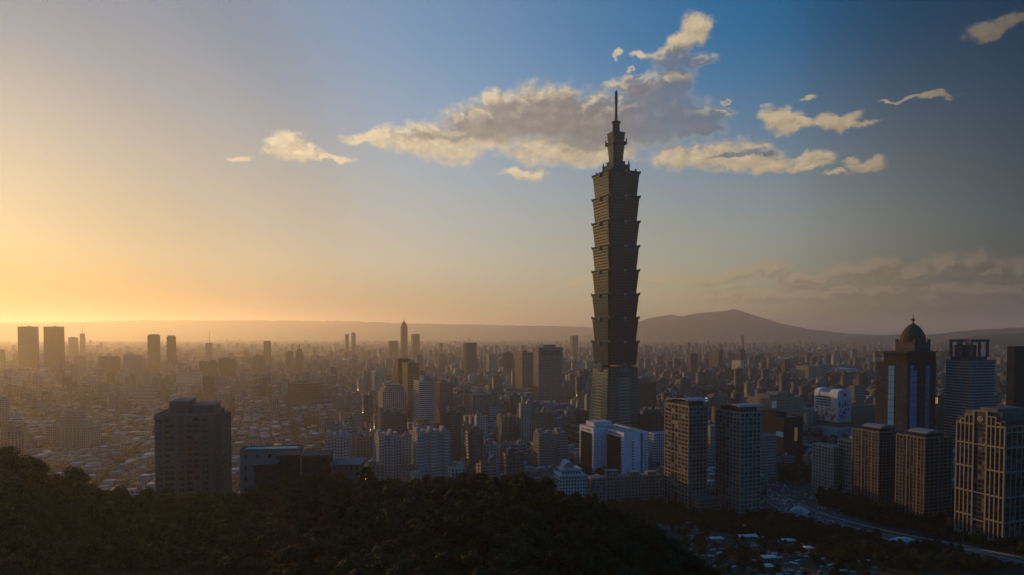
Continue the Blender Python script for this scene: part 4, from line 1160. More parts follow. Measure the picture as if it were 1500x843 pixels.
for i in range(22):
    f0, f1 = i / 22, (i + 1) / 22
    for zz0, zz1 in ((h + 8, h + 15), (h + 15, h + 8)):
        q.bar((-3, d * f0 * 1.0, zz0), (-3, d * f1 * 1.0, zz1), 0.25, (0.07, 0.065, 0.06, 0))
q.bar((-3, 0, h + 15), (-3, d, h + 15), 0.4, (0.07, 0.065, 0.06, 0)); q.bar((-3, 0, h + 8), (-3, d, h + 8), 0.4, (0.07, 0.065, 0.06, 0))
q.build('lattice_truss', t)
cx, cy = w * .62, d * .40
rb = 17.0
b = MB(); b.cbox(cx, cy, rb * 1.75, rb * 1.75, h + 16.203, h + 29, (0.09, 0.08, 0.07, 0.4), pane=0.6, bay=4, floor=6)
for sx in (-1, 1):
    for sy in (-1, 1):
        b.cbox(cx + sx * rb * .8, cy + sy * rb * .8, 2.8, 2.8, h + 29.003, h + 33, (0.1, 0.09, 0.08, 0))
b.build('dome_drum', t)
b = MB(); dh = 26.0; z0 = h + 29.003; prof = []
for k in range(13):
    f = k / 12; prof.append((rb * 0.88 * max(0.0, (1 - f ** 2.1)) ** 0.75 + 0.8 * (1 - f), z0 + dh * f))
b.lathe(prof, 28, cx, cy, (0.11, 0.075, 0.05, 0), smooth=True); b.build('dome', t)
for i in range(16):
    a = i * 2 * math.pi / 16; q = MB()
    for (r0, za), (r1, zb_) in zip(prof[::2], prof[2::2]):
        q.bar((cx + (r0 + .15) * math.cos(a), cy + (r0 + .15) * math.sin(a), za), (cx + (r1 + .15) * math.cos(a), cy + (r1 + .15) * math.sin(a), zb_), 0.32, (0.13, 0.10, 0.07, 0))
    q.build('dome_rib', t)
q = MB(); zf = z0 + dh - 1
q.lathe([(1.5, zf), (0.9, zf + 2.2), (0.7, zf + 3.2), (2.0, zf + 4.2), (2.5, zf + 5.4), (2.0, zf + 6.6), (0.7, zf + 7.6), (0.35, zf + 9), (0.25, zf + 14), (0, zf + 14.5)], 12, cx, cy, (0.12, 0.095, 0.06, 0)); q.build('finial', t)
q = MB(); q.cbox(w * .30, -1.0, 9, 2.2, h - 9, h - 0.1, (0.03, 0.03, 0.03, 0), bottom=True); q.build('hoist_cabin', t)

t, w, d, h = block('office_tower', 'grey striped office tower with open frame on its roof right of the domed tower', 1386, 1425, 1458, 530, 860, (0.10, 0.10, 0.115), 1.0, 0.5, 3.2, 3.6, 20, ybase=640, short='striped tower', bands=(1.5, 0.45, 3.7, (0.27, 0.265, 0.27)), dmin=20)
b = MB(); fcl = (0.10, 0.105, 0.115, 0); hh = 25
x0, x1, y0, y1 = w * .08, w * .80, d * .12, d * .88
b.box(x0, x1, y0, y1, h + 1.2, h + 5.5, (0.09, 0.09, 0.1, 0.8), pane=0.4, bay=3, floor=4)
for (ax, ay) in ((x0, y0), (x1, y0), (x1, y1), (x0, y1), ((x0 + x1) / 2, y0), (x0, (y0 + y1) / 2), (x0, y0 + (y1 - y0) * .62)):
    b.cbox(ax, ay, 2.6, 2.6, h + 5.503, h + hh, fcl)
b.box(x0 - 1.5, x1 + 1.5, y0 - 1.5, y0 + 1.2, h + hh + 0.003, h + hh + 3.4, fcl, bottom=True); b.box(x0 - 1.5, x1 + 1.5, y1 - 1.2, y1 + 1.5, h + hh + 0.003, h + hh + 3.4, fcl, bottom=True)
b.box(x0 - 1.5, x0 + 1.2, y0 + 1.203, y1 - 1.203, h + hh + 0.003, h + hh + 3.4, fcl, bottom=True); b.box(x1 - 1.2, x1 + 1.5, y0 + 1.203, y1 - 1.203, h + hh + 0.003, h + hh + 3.4, fcl, bottom=True)
b.box(x0 + 3, (x0 + x1) / 2 - 1, y0 + 3, y1 - 3, h + 5.503, h + hh - 4, (0.07, 0.07, 0.075, 0)); b.build('roof_frame', t)
t, w, d, h = block('office_tower', 'plain black tower cut by the right edge of the view', 1479, 1487, 1540, 509, 900, (0.03, 0.03, 0.034), 0.3, 0.5, 3.2, 3.6, 20, ybase=595, short='plain black tower', dmin=10)

# rounded advertising block with horned roof
t, w, d, h = hero('rounded_mall', 'white rounded block with arched roof ends and big picture banners', 1194, 1228, 1248, 572, 1080, 20, 24, 60, 655, 'rounded mall', cat='shopping mall')
h -= 2
wl = (0.50, 0.54, 0.62)
b = MB(); b.box(0, w, 0, d, 0, h - 10, (*wl, 0), roof=(0.4, 0.42, 0.46)); b.build('walls', t)
for (y0, y1, nm, off) in ((0, d * .34, 'arched_end', 0), (d * .80, d + .3, 'arched_end', 0)):
    q = MB(); n = 16; cz = h - 9.997; rx = w / 2
    for i in range(n):
        a, e = math.pi * i / n, math.pi * (i + 1) / n
        sq = lambda v: math.copysign(abs(v) ** 0.6, v)
        p0 = (w / 2 + rx * sq(math.cos(a)), cz + 12.5 * sq(math.sin(a)) * 1.0); p1 = (w / 2 + rx * sq(math.cos(e)), cz + 12.5 * sq(math.sin(e)))
        q.face([(p0[0], y0, p0[1]), (p0[0], y1, p0[1]), (p1[0], y1, p1[1]), (p1[0], y0, p1[1])], None, (0.60, 0.64, 0.72, 0))
        q.face([(w / 2, y0, cz), (p0[0], y0, p0[1]), (p1[0], y0, p1[1])], None, (0.52, 0.57, 0.68, 0))
        q.face([(w / 2, y1, cz), (p1[0], y1, p1[1]), (p0[0], y1, p0[1])], None, (0.52, 0.57, 0.68, 0))
    q.build(nm, t)
q = MB(); q.box(0.8, w - 0.8, d * .341, d * .799, h - 9.997, h - 3.5, (0.5, 0.52, 0.56, 0)); q.build('roof_saddle', t)
fa, ff = Face((0, d), (0, 0)), Face((0, 0), (w, 0))
q = MB()
for k in range(4):
    fa.box(q, d * .1, d * .72, h - 12.5 - k * 4.4, h - 10.4 - k * 4.4, 0.02, 0.5, (0.07, 0.07, 0.08, 0))
q.build('slot_window', t)
m_pic, g = new_mat('printed_banner')
uvn = g.n('ShaderNodeTexCoord').outputs['Object']
col0 = g.n('ShaderNodeAttribute', attribute_name='tint').outputs['Color']
nz = g.noise(uvn, 0.16, 4.0, 0.6, out='Color')
sc = g.n('ShaderNodeSeparateColor'); g.link(nz, sc.inputs[0])
mk = g.ramp(sc.outputs[0], 0.5, 0.56)
mk2 = g.ramp(sc.outputs[1], 0.55, 0.6)
cc = g.mix(mk, col0, (0.10, 0.07, 0.08, 1)); cc = g.mix(g.math('MULTIPLY', mk2, 0.8), cc, (0.32, 0.06, 0.07, 1))
principled(g, cc, 0.6, 0.3)
q = MB(); fa.box(q, d * .06, d * .94, 26, h - 27.5, 0.02, 0.35, (0.46, 0.45, 0.46, 0)); q.build('picture_banner', t, m_pic)
q = MB(); ff.box(q, w * .12, w * .9, 26, h - 14, 0.02, 0.35, (0.30, 0.44, 0.60, 0)); q.build('picture_banner', t, m_pic)
q = MB(); n = 20; cz, cu = h - 6.2, w * .52
for i in range(n):
    a, e = 2 * math.pi * i / n, 2 * math.pi * (i + 1) / n
    q.face([(cu, -0.3, cz), (cu + 3.0 * math.cos(a), -0.3, cz + 3.0 * math.sin(a)), (cu + 3.0 * math.cos(e), -0.3, cz + 3.0 * math.sin(e))], None, (0.5, 0.09, 0.12, 0))
    q.face([(cu + 3.0 * math.cos(e), 0.0, cz + 3.0 * math.sin(e)), (cu + 3.0 * math.cos(e), -0.3, cz + 3.0 * math.sin(e)), (cu + 3.0 * math.cos(a), -0.3, cz + 3.0 * math.sin(a)), (cu + 3.0 * math.cos(a), 0.0, cz + 3.0 * math.sin(a))], None, (0.5, 0.09, 0.12, 0))
q.build('red_disc', t)
q = MB(); q.box(-3, w + 3, -3, d + 2, 18, 25, (0.05, 0.14, 0.15, 0.8), pane=0.7, bottom=True); q.build('green_band', t)
q = MB(); q.box(-8, w + 5, -8, d * .8, 0, 15, (0.30, 0.40, 0.52, 0.3), roof=(0.40, 0.47, 0.56)); q.build('entrance_podium', t)

# dark mall with lit screens
m_scr = []
for nm, cl, st in (('lit_screen_cyan', (0.12, 0.42, 0.62), 0.16), ('lit_screen_yellow', (0.6, 0.45, 0.12), 0.13), ('lit_lamp_violet', (0.5, 0.45, 1.0), 0.8), ('lit_sign_amber', (0.9, 0.5, 0.12), 0.5)):
    m, g = new_mat(nm)
    tcn = g.n('ShaderNodeTexCoord').outputs['Object']
    e = g.n('ShaderNodeEmission'); e.inputs[1].default_value = st
    g.link(g.mix(g.ramp(g.noise(tcn, 0.4, 2.0), 0.45, 0.6), (*cl, 1), tuple([x * .4 + .15 for x in cl] + [1])), e.inputs[0])
    o = g.n('ShaderNodeOutputMaterial'); g.link(e.outputs[0], o.inputs['Surface'])
    m_scr.append(m)
t, w, d, h = block('department_store', 'dark department store with lit cyan and yellow panels behind the right curved roof tower', 1100, 1150, 1178, 614, 860, (0.03, 0.03, 0.034), 0.25, 0.4, 6, 5, 20, ybase=670, short='dark department store', dmax=55, pent=((0.05, 0.6, 0.3, 0.9, 5),))
q = MB(); Face((0, d), (0, 0)).box(q, d * .75, d * .98, h - 24, h - 18, 0.02, 0.4, (0, 0, 0, 0)); q.build('lit_panel', t, m_scr[0])
q = MB(); Face((0, 0), (w, 0)).box(q, w * .55, w * .70, h - 30, h - 12, 0.02, 0.4, (0, 0, 0, 0)); q.build('lit_panel', t, m_scr[1])
t, w, d, h = block('civic_hall', 'broad beige hall with sloped roof and a coloured screen on its corner', 1096, 1131, 1178, 586, 1190, (0.25, 0.22, 0.18), 0.3, 0.4, 5, 5, 20, ybase=610, short='beige screen hall', dmax=60, pent=((0.15, 0.95, 0.3, 0.95, 6), (0.5, 0.9, 0.4, 0.9, 9)))
q = MB(); Face((0, 0), (w, 0)).box(q, 1, 11, h - 15, h - 2, 0.02, 0.5, (0, 0, 0, 0)); q.build('lit_panel', t, m_scr[0])
q = MB(); Face((0, 0), (w, 0)).box(q, 1.5, 6, h - 13, h - 8, 0.52, 0.6, (0, 0, 0, 0)); q.build('lit_panel', t, m_scr[1])
block('office_block', 'pale gridded office block right of the right curved roof tower', 1108, 1118, 1139, 640, 770, (0.30, 0.29, 0.29), 0.6, 0.5, 3.0, 3.4, 20, ybase=700, short='pale gridded office', bands=(0.6, 0.3, 3.4, (0.34, 0.33, 0.33)))
block('office_block', 'pale block with blue fascia between the two curved roof towers', 1034, 1042, 1055, 640, 790, (0.32, 0.30, 0.29), 0.7, 0.5, 3.0, 3.6, 20, ybase=690, short='pale blue topped block', pent=((0.0, 1.0, 0.0, 1.0, 12),), bands=(0.7, 0.35, 3.6, (0.36, 0.34, 0.33)))
block('warehouse_block', 'plain beige slab right behind the rounded mall', 1236, 1248, 1282, 596, 1130, (0.20, 0.19, 0.16), 0.0, 0.4, 6, 5, 20, ybase=640, short='plain beige slab')
block('office_block', 'small banded office block left of the domed tower', 1247, 1253, 1269, 566, 1400, (0.20, 0.18, 0.15), 1.0, 0.5, 3, 3.5, 20, ybase=590, short='small banded block', bands=(1.2, .3, 3.5, (0.3, 0.27, 0.22)))
block('office_block', 'sunlit pale cube in the hazy middle distance below the mountain', 1072, 1085, 1090, 529, 2500, (0.50, 0.44, 0.33), 0.0, 0.4, 6, 5, 25, ybase=540, short='sunlit pale cube')
t, w, d, h = block('sports_hall', 'long pale blue roofed sports hall beyond the rounded mall', 1208, 1240, 1258, 541, 2700, (0.30, 0.36, 0.42), 0.0, 0.4, 8, 5, 20, ybase=546, short='blue roofed sports hall', roofcol=(0.45, 0.58, 0.72), dmax=90)
block('office_block', 'dark tower block under the mountain left of the sports hall', 1145, 1150, 1158, 527, 2400, (0.12, 0.11, 0.10), 0.5, 0.5, 4, 4, 20, ybase=542, short='dark far block')
block('office_block', 'long pale slab in front of the blue roofed sports hall', 1166, 1185, 1206, 537, 2300, (0.22, 0.22, 0.18), 0.4, 0.4, 4, 4, 20, ybase=555, short='long pale slab')
block('office_block', 'dark brown block with lit amber sign between domed and striped towers', 1368, 1374, 1392, 582, 1100, (0.10, 0.085, 0.075), 0.5, 0.5, 3.2, 3.5, 20, ybase=630, short='amber sign block')
sg, w, d, h = hero('lit_sign', 'small amber lit sign on the dark wall right of the domed tower', 1370.5, 1371, 1375.5, 583, 1040, 20, 1, 2, 592, 'amber sign', cat='sign', z0=CAM_Z - (592 - 488) / F * 1040)
b = MB(); b.box(0, w, 0, 1.0, 0, h, (0, 0, 0, 0), bottom=True); b.build('lit_panel', sg, m_scr[3])
b = MB(); b.box(w * .4, w * .6, .3, .8, -sg.location.z, 0, (0.06, 0.06, 0.06, 0)); b.build('post', sg)
# rooftop lamp box on the building behind the left curved roof tower
t, w, d, h = block('office_block', 'pale block with a violet lit roof box right behind the left curved roof tower', 1012, 1022, 1040, 590, 1100, (0.22, 0.2, 0.18), 0.5, 0.5, 3.2, 3.5, 20, ybase=600, short='violet lamp block')
q = MB(); q.cbox(w * .82, 3.0, 4.0, 1.5, h + 1.2, h + 7.0, (0, 0, 0, 0), bottom=True); q.build('lit_panel', t, m_scr[2])
# roadside billboards
for (xl, xr, yt, yb, Y, lab, cl) in ((1168, 1181, 655, 668, 880, 'white and red hoarding panel beside the dark department store', (0.45, 0.45, 0.5)), (1181, 1197, 657, 676, 850, 'blue and red hoarding panel below the rounded mall', (0.30, 0.42, 0.55))):
    a, e = at(xl, yt, Y), at(xr, yb, Y)
    bo = thing('billboard', lab, 'billboard', (a.x, Y, 0), R(8))
    q = MB(); q.box(0, e.x - a.x, -.3, .3, e.z, a.z, (*cl, 0), bottom=True); q.build('panel', bo, m_pic)
    q = MB(); q.box((e.x - a.x) * .15, (e.x - a.x) * .15 + .8, .3, .9, 0, a.z - .5, (0.1, 0.1, 0.1, 0)); q.build('post', bo)
    q = MB(); q.box((e.x - a.x) * .8, (e.x - a.x) * .8 + .8, .3, .9, 0, a.z - .5, (0.1, 0.1, 0.1, 0)); q.build('post', bo)
# sea of further towers in the west and centre, each one seen on its own
for i, (xl, xr, yt, Y, cl, lab) in enumerate((
    (386, 397, 500, 3300, 0.11, 'dark hazy tower left of the slim masted tower'),
    (419, 430, 516, 2900, 0.13, 'hazy block tower beside the slim masted tower'),
    (505, 511, 490, 4400, 0.12, 'thin hazy tower of a pair left of the pointed tower'),
    (514, 521, 488, 4500, 0.12, 'second thin hazy tower nearer the pointed distant tower'),
    (566, 583, 500, 3900, 0.11, 'broad hazy block left of the pointed distant tower'),
    (640, 652, 520, 2900, 0.14, 'hazy beige block left of the slender grey tower'),
    (712, 727, 519, 2500, 0.30, 'pale block right of the slender grey tower'),
    (737, 752, 518, 2200, 0.14, 'brown block left of the brown slab tower'),
    (835, 847, 492, 4600, 0.12, 'hazy wide tower on the skyline left of the tiered skyscraper'),
    (370, 388, 522, 2500, 0.15, 'brown hazy block below the dark hazy tower'),
    (0, 6, 513, 3000, 0.10, 'dark hazy block at the left edge of the view'),
    (100, 115, 495, 4300, 0.10, 'hazy pair block beside the crane tower'),
    (1008, 1022, 519, 2400, 0.13, 'dark block right of the tiered skyscraper at mid height'),
    (1082, 1092, 513, 2900, 0.12, 'hazy tower left below the mountain peak'),
    (1086, 1090, 492, 6000, 0.12, 'thin hazy tower before the mountain peak'))):
    block('hazy_tower', lab, xl, xl + (xr - xl) * .3, xr, yt, Y, (cl, cl * .9, cl * .8), 0.5, 0.5, 4, 3.8, 20, ybase=yt + 26, short=lab, dmin=14, pent=((0.2, 0.7, 0.2, 0.7, 4),) if i % 2 else (), cat='tower block')
# ------------------------------------------------------------------ the rest of the city
ROT = R(20)
WALLS = [('white', (0.37, 0.345, 0.32)), ('beige', (0.29, 0.25, 0.20)), ('grey', (0.22, 0.21, 0.20)), ('brown', (0.17, 0.135, 0.105)), ('pinkish', (0.28, 0.22, 0.20)), ('dark', (0.11, 0.10, 0.095))]
ROOFS = [(0.20, 0.195, 0.19), (0.15, 0.14, 0.135), (0.27, 0.25, 0.23), (0.10, 0.10, 0.10)]
SHEETS = [('pale metal', (0.44, 0.44, 0.45)), ('blue metal', (0.26, 0.36, 0.48)), ('rust red', (0.21, 0.10, 0.08)), ('green metal', (0.13, 0.22, 0.17)), ('light grey', (0.34, 0.33, 0.32)), ('dark', (0.10, 0.10, 0.10))]

def px_poly(pts):
    return [tuple(on_ground(x, y).xy) for x, y in pts]
def inside(poly, X, Y):
    r = np.zeros(X.shape, bool)
    n = len(poly)
    for i in range(n):
        (x0, y0), (x1, y1) = poly[i], poly[(i + 1) % n]
        cnd = ((y0 > Y) != (y1 > Y))
        with np.errstate(divide='ignore', invalid='ignore'):
            xi = (x1 - x0) * (Y - y0) / (y1 - y0 + 1e-12) + x0
        r ^= cnd & (X < xi)
    return r

LOT = px_poly([(1112, 688), (1196, 690), (1250, 748), (1190, 762), (1112, 752)])
NEAR_WOOD = px_poly([(870, 738), (975, 742), (1050, 756), (1116, 752), (1250, 748), (1420, 790), (1560, 830), (1560, 960), (870, 960)])
PARKS = [px_poly(q) for q in ([(965, 578), (1100, 574), (1100, 590), (965, 594)], [(1205, 552), (1290, 552), (1290, 566), (1205, 566)], [(640, 590), (800, 588), (800, 592), (640, 595)],
                              [(450, 618), (545, 614), (545, 630), (440, 634)], [(1090, 520), (1320, 516), (1330, 526), (1090, 530)], [(1140, 690), (1195, 690), (1200, 712), (1140, 712)], [(1236, 735), (1420, 735), (1420, 760), (1250, 760)])]
AVENUES = [(140, 24), (420, 20), (-260, 22)]

def lots(Y0, Y1, px_, py_, street, every, seed):
    """lots on the rotated street grid between two distances; street gaps every few lots"""
    r = np.random.default_rng(seed)
    c, s = math.cos(ROT), math.sin(ROT)
    ext = Y1 * 1.25
    ni = int(2 * ext / px_)
    i, j = np.meshgrid(np.arange(ni), np.arange(ni))
    i = i.ravel(); j = j.ravel()
    a = -ext + i * px_ + (i // every[0]) * street; b = -ext + j * py_ + (j // every[1]) * street
    keep = (np.abs(a) < ext * 1.1) & (np.abs(b) < ext * 1.3)
    a, b = a[keep], b[keep]
    a = a + r.uniform(-.06, .06, len(a)) * px_; b = b + r.uniform(-.06, .06, len(b)) * py_
    X = a * c - b * s; Y = a * s + b * c
    u = 750 + F * X / np.maximum(Y, 1)
    k = (Y > Y0) & (Y < Y1) & (u > -60) & (u < 1560)
    return X[k], Y[k], u[k], r

rows = []; meta = []
def zone(Y0, Y1, px_, py_, street, every, seed, keepf):
    X, Y, u, r = lots(Y0, Y1, px_, py_, street, every, seed)
    n = len(X)
    ok = r.random(n) < keepf
    tz = terrain(X, Y)
    ok &= (tz < 1.0)
    for poly in [LOT, NEAR_WOOD] + PARKS: ok &= ~inside(poly, X, Y)
    for hr in HEROES:
        pg = np.array(hr[5]); cen = pg.mean(0); rad = np.abs(pg - cen).max() + px_ * 0.75
        near = (np.abs(X - cen[0]) < rad + 10) & (np.abs(Y - cen[1]) < rad + 10)
        if near.any():
            g2 = cen + (pg - cen) * (1 + px_ * 0.62 / max(6, np.linalg.norm(pg - cen, axis=1).mean()))
            ok &= ~(near & inside([tuple(q) for q in g2], X, Y))
    cl = 0.5 + 0.5 * wob(X + 900, Y * 1.3, 900.0)       # denser, taller quarters
    q = r.random(n)
    h = r.uniform(10.5, 19, n)
    lowq = (u > 60) & (u < 480) & (Y < 1330)
    midp = np.where(lowq, 0.006, np.where((u < 470) & (Y < 1500), 0.05, 0.16) + 0.12 * (cl > 0.6))
    m1 = q < midp
    h = np.where(m1, r.uniform(22, 42, n), h)
    m2 = q < midp * 0.28
    h = np.where(m2, r.uniform(40, 68, n), h)
    m3 = (q < midp * (0.035 if Y0 < 2500 else 0.06)) & (Y > 1300)
    h = np.where(m3, r.uniform(65, 105 if Y0 > 2500 else 85, n), h)
    low = lowq & ~m1
    h = np.where(low, r.uniform(5.5, 13.5, n), h)
    h = np.where((u > 1000) & (Y < 1000), np.minimum(h, 22), h)
    w = px_ * r.uniform(0.78, 0.97, n); d = py_ * r.uniform(0.78, 0.97, n)
    tall = h > 38
    w = np.where(tall, np.clip(w, 15, 26), w); d = np.where(tall, np.clip(d, 15, 24), d)
    # nothing new may stand in front of what the photograph shows of a known building
    hw = w * 0.62
    for hr in HEROES:
        xl, xr, yt, yb, hY = hr[:5]
        u0 = 750 + F * (X - hw) / Y; u1 = 750 + F * (X + hw) / Y
        fr = (Y < hY) & (u1 > xl) & (u0 < xr)
        lim = CAM_Z - (yb - 488) / F * Y
        h = np.where(fr, np.minimum(h, lim), h)
    # and the skyline keeps to what the photograph shows
    lim = CAM_Z - (np.where(Y < 1500, 572, np.where(Y < 2600, 534, np.where(Y < 4200, 512, 496))) - 488 + r.uniform(0, 14, n)) / F * Y
    h = np.minimum(h, np.maximum(lim, 14))
    ok &= h > 5.0
    rot = ROT + np.where(r.random(n) < 0.25, r.uniform(-.12, .12, n), 0) + np.where(u < 500, 0.10 * np.sin(X / 300), 0)
    for k in np.nonzero(ok)[0]:
        wi = int(r.choice(6, p=[.13, .23, .27, .19, .10, .08])); wn_, wc_ = WALLS[wi]
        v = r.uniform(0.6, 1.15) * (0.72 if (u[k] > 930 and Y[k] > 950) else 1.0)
        style = r.random()
        ww, wh = (r.uniform(.4, .65), r.uniform(.4, .6)) if style < .6 else ((1.0, r.uniform(.35, .55)) if style < .85 else (r.uniform(.55, .75), r.uniform(.7, .85)))
        rc = ROOFS[int(r.integers(4))]
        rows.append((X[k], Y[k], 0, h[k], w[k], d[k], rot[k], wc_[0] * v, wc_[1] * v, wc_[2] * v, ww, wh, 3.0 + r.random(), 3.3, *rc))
        sh = None
        if px_ < 30:
            if h[k] < 21 and r.random() < 0.75:
                si = int(r.choice(6, p=[.26, .10, .14, .07, .28, .15])); sh = (si, r.uniform(.45, .95), r.uniform(.4, .9), r.uniform(2.4, 3.4), r.uniform(-.5, .5), r.uniform(-.5, .5), r.uniform(.75, 1.15))
            else:
                sh = (-1, r.uniform(.25, .45), r.uniform(.3, .5), r.uniform(3, 5.5), r.uniform(-.5, .5), r.uniform(-.5, .5), 1.0)
        elif r.random() < 0.5:
            sh = (-1, r.uniform(.3, .5), r.uniform(.3, .5), r.uniform(3, 6), r.uniform(-.5, .5), r.uniform(-.5, .5), 1.0)
        meta.append((wn_, sh))
zone(560, 1500, 16.5, 14.5, 8.0, (6, 2), 3, 0.93)
zone(1500, 2900, 23, 19, 10.0, (6, 3), 4, 0.92)
zone(2900, 5200, 36, 30, 14.0, (6, 3), 5, 0.85)
zone(5200, 8700, 60, 52, 20.0, (6, 3), 6, 0.8)
zone(8700, 11600, 105, 90, 30.0, (6, 3), 7, 0.7)
zone(11600, 13300, 150, 130, 30.0, (6, 3), 8, 0.7)
RW = np.array(rows)

def shed_row(b, sh):
    """the roof shed or stair house of a building row, as a row of its own"""
    si, fw, fd, ph, ox, oy, v = sh
    w, d = b[4] * fw, b[5] * fd
    lx = ox * (b[4] - w) * .95; ly = oy * (b[5] - d) * .95
    c, s = math.cos(b[6]), math.sin(b[6])
    if si >= 0:
        rc = [x * v for x in SHEETS[si][1]]; wc = [x * .6 for x in rc]; ww = 0.0
    else:
        rc = b[14:17]; wc = [x * .9 for x in b[7:10]]; ww = 0.25
    return (b[0] + lx * c - ly * s, b[1] + lx * s + ly * c, b[3] + 0.003, b[3] + ph, w, d, b[6], *wc, ww, 0.4, 3.5, 3.3, *rc)

# which buildings show largest from the camera: painter's order on a coarse screen
order = np.argsort(-RW[:, 1])
SW, SHh = 750, 422
idbuf = np.full((SHh, SW), -1, np.int32)
u_c = 750 + F * RW[:, 0] / RW[:, 1]
half = (np.abs(np.cos(RW[:, 6])) * RW[:, 4] + np.abs(np.sin(RW[:, 6])) * RW[:, 5]) * .5 * F / RW[:, 1]
yt_ = 488 + (CAM_Z - RW[:, 3]) * F / RW[:, 1]; yb_ = 488 + CAM_Z * F / RW[:, 1]
items = [(RW[i, 1], i, u_c[i] - half[i], u_c[i] + half[i], yt_[i], yb_[i]) for i in range(len(RW))]
items += [(hr[4], -2, hr[0], hr[1], hr[2], 843) for hr in HEROES]
items.sort(key=lambda q: -q[0])
for (_, i, a, b, t_, o) in items:
    a, b, t_, o = int(a / 2), int(b / 2 + 1), int(t_ / 2), int(o / 2 + 1)
    if b < 0 or a >= SW or t_ >= SHh: continue
    idbuf[max(0, t_):max(0, o), max(0, a):b] = i
for x in range(SW):
    yc = int(np.interp(x * 2, TU, TY) / 2) - 1
    idbuf[max(0, yc):, x] = -2
cnt = np.bincount(idbuf[idbuf >= 0], minlength=len(RW))
N_SINGLE = 195
chosen = [i for i in np.argsort(-cnt)[:N_SINGLE] if cnt[i] > 0]
chosen_set = set(chosen)

# labels that point: the nearest known building on screen and the direction from it
def relation(x, y, names, used, head, kind):
    best = None
    for (xl, xr, yt, yb, hY, pg, sh) in HEROES:
        cx, cy = (xl + xr) / 2, (yt + min(yb, 800)) / 2
        dx = max(xl - x, 0, x - xr); dy = max(yt - y, 0, y - min(yb, 800))
        dd = dx + dy * 1.2
        if best is None or dd < best[0]: best = (dd, sh, x - cx, y - cy, dx, dy)
    _, sh, dx, dy, ex, ey = best
    if ex > ey: rel = 'left of the' if dx < 0 else 'right of the'
    else: rel = 'just above the' if dy < 0 else 'just below the'
    base = f'{rel} {sh}'
    ords = ['', 'second ', 'third ', 'fourth ', 'fifth ', 'sixth ', 'seventh ', 'eighth ', 'ninth ', 'tenth ', 'eleventh ', 'twelfth ', 'thirteenth ', 'fourteenth ', 'fifteenth ', 'sixteenth ']
    for o in ords:
        lab = f'{o}{head} {base}'
        if len(lab.split()) > 16: lab = f'{o}{head} {rel} ' + ' '.join(sh.split()[:4])
        if lab not in used:
            used.add(lab); return lab
    used.add(lab); return lab
USED = set()
tank_mb = MB(); tank_mb.lathe([(0, 2.3), (0.5, 2.2), (0.95, 1.9), (0.95, 0.4), (0.8, 0.0)], 10, tint=(0.5, 0.5, 0.52, 0))
tank_me = tank_mb.mesh('water_tank'); tank_me.materials.append(m_facade)
rest_rows = []
for i in range(len(RW)):
    if i not in chosen_set:
        rest_rows.append(RW[i])
        if meta[i][1]: rest_rows.append(shed_row(RW[i], meta[i][1]))
ch_sorted = sorted(chosen, key=lambda i: (u_c[i], -RW[i, 1]))
for i in ch_sorted:
    b = RW[i]; wn_, sh = meta[i]
    nm, cls = ('low_rise_block', 'low block') if b[3] < 21 else (('apartment_block', 'mid-rise block') if b[3] < 42 else ('tower_block', 'tower block'))
    feat = ''
    if sh is not None and sh[0] >= 0: feat = f' with {SHEETS[sh[0]][0]} roof shed'
    head = f'{wn_} {cls}{feat}'
    lab = relation(u_c[i], yt_[i] + 4, None, USED, head, nm)
    t = thing(nm, lab, 'building', (b[0], b[1], 0), b[6])
    r0 = b.copy(); r0[0] = r0[1] = r0[6] = 0
    link_mesh('walls', many_boxes([r0]), m_facade, t)
    q = MB(); w, d, h = b[4], b[5], b[3]; tn = (*[x * 1.05 for x in b[7:10]], 0)
    q.box(-w / 2 - .1, w / 2 + .1, -d / 2 - .1, -d / 2 + .3, h - .4, h + .9, tn, bottom=True); q.box(-w / 2 - .1, w / 2 + .1, d / 2 - .3, d / 2 + .1, h - .4, h + .9, tn, bottom=True)
    q.box(-w / 2 - .1, -w / 2 + .3, -d / 2 + .303, d / 2 - .303, h - .4, h + .9, tn, bottom=True); q.box(w / 2 - .3, w / 2 + .1, -d / 2 + .303, d / 2 - .303, h - .4, h + .9, tn, bottom=True)
    q.build('parapet', t)
    if sh:
        s0 = np.array(shed_row(r0, sh))
        link_mesh('roof_shed' if sh[0] >= 0 else 'stair_house', many_boxes([s0]), m_facade, t)
        if sh[0] < 0:
            o = bpy.data.objects.new('water_tank', tank_me); C.objects.link(o); o.parent = t
            o.location = (s0[0], s0[1], s0[3])
tag(link_mesh('distant_buildings', many_boxes(np.array(rest_rows)), m_facade), 'countless small hazy city buildings filling the plain to the far hills', 'buildings', None, 'stuff')
# ------------------------------------------------------------------ trees
m_leaf, g = new_mat('leaves')
tn = g.n('ShaderNodeAttribute', attribute_name='tint').outputs['Color']
oi = g.n('ShaderNodeObjectInfo').outputs['Random']
sc_ = g.n('ShaderNodeVectorMath', operation='SCALE'); g.link(tn, sc_.inputs[0]); g.link(g.math('MULTIPLY_ADD', oi, 0.7, 0.65), sc_.inputs['Scale'])
principled(g, sc_.outputs[0], 0.7, 0.15)
m_bark = plain('bark', (0.07, 0.055, 0.04), 0.95, 0.1, var=0.4, scale=3.0)

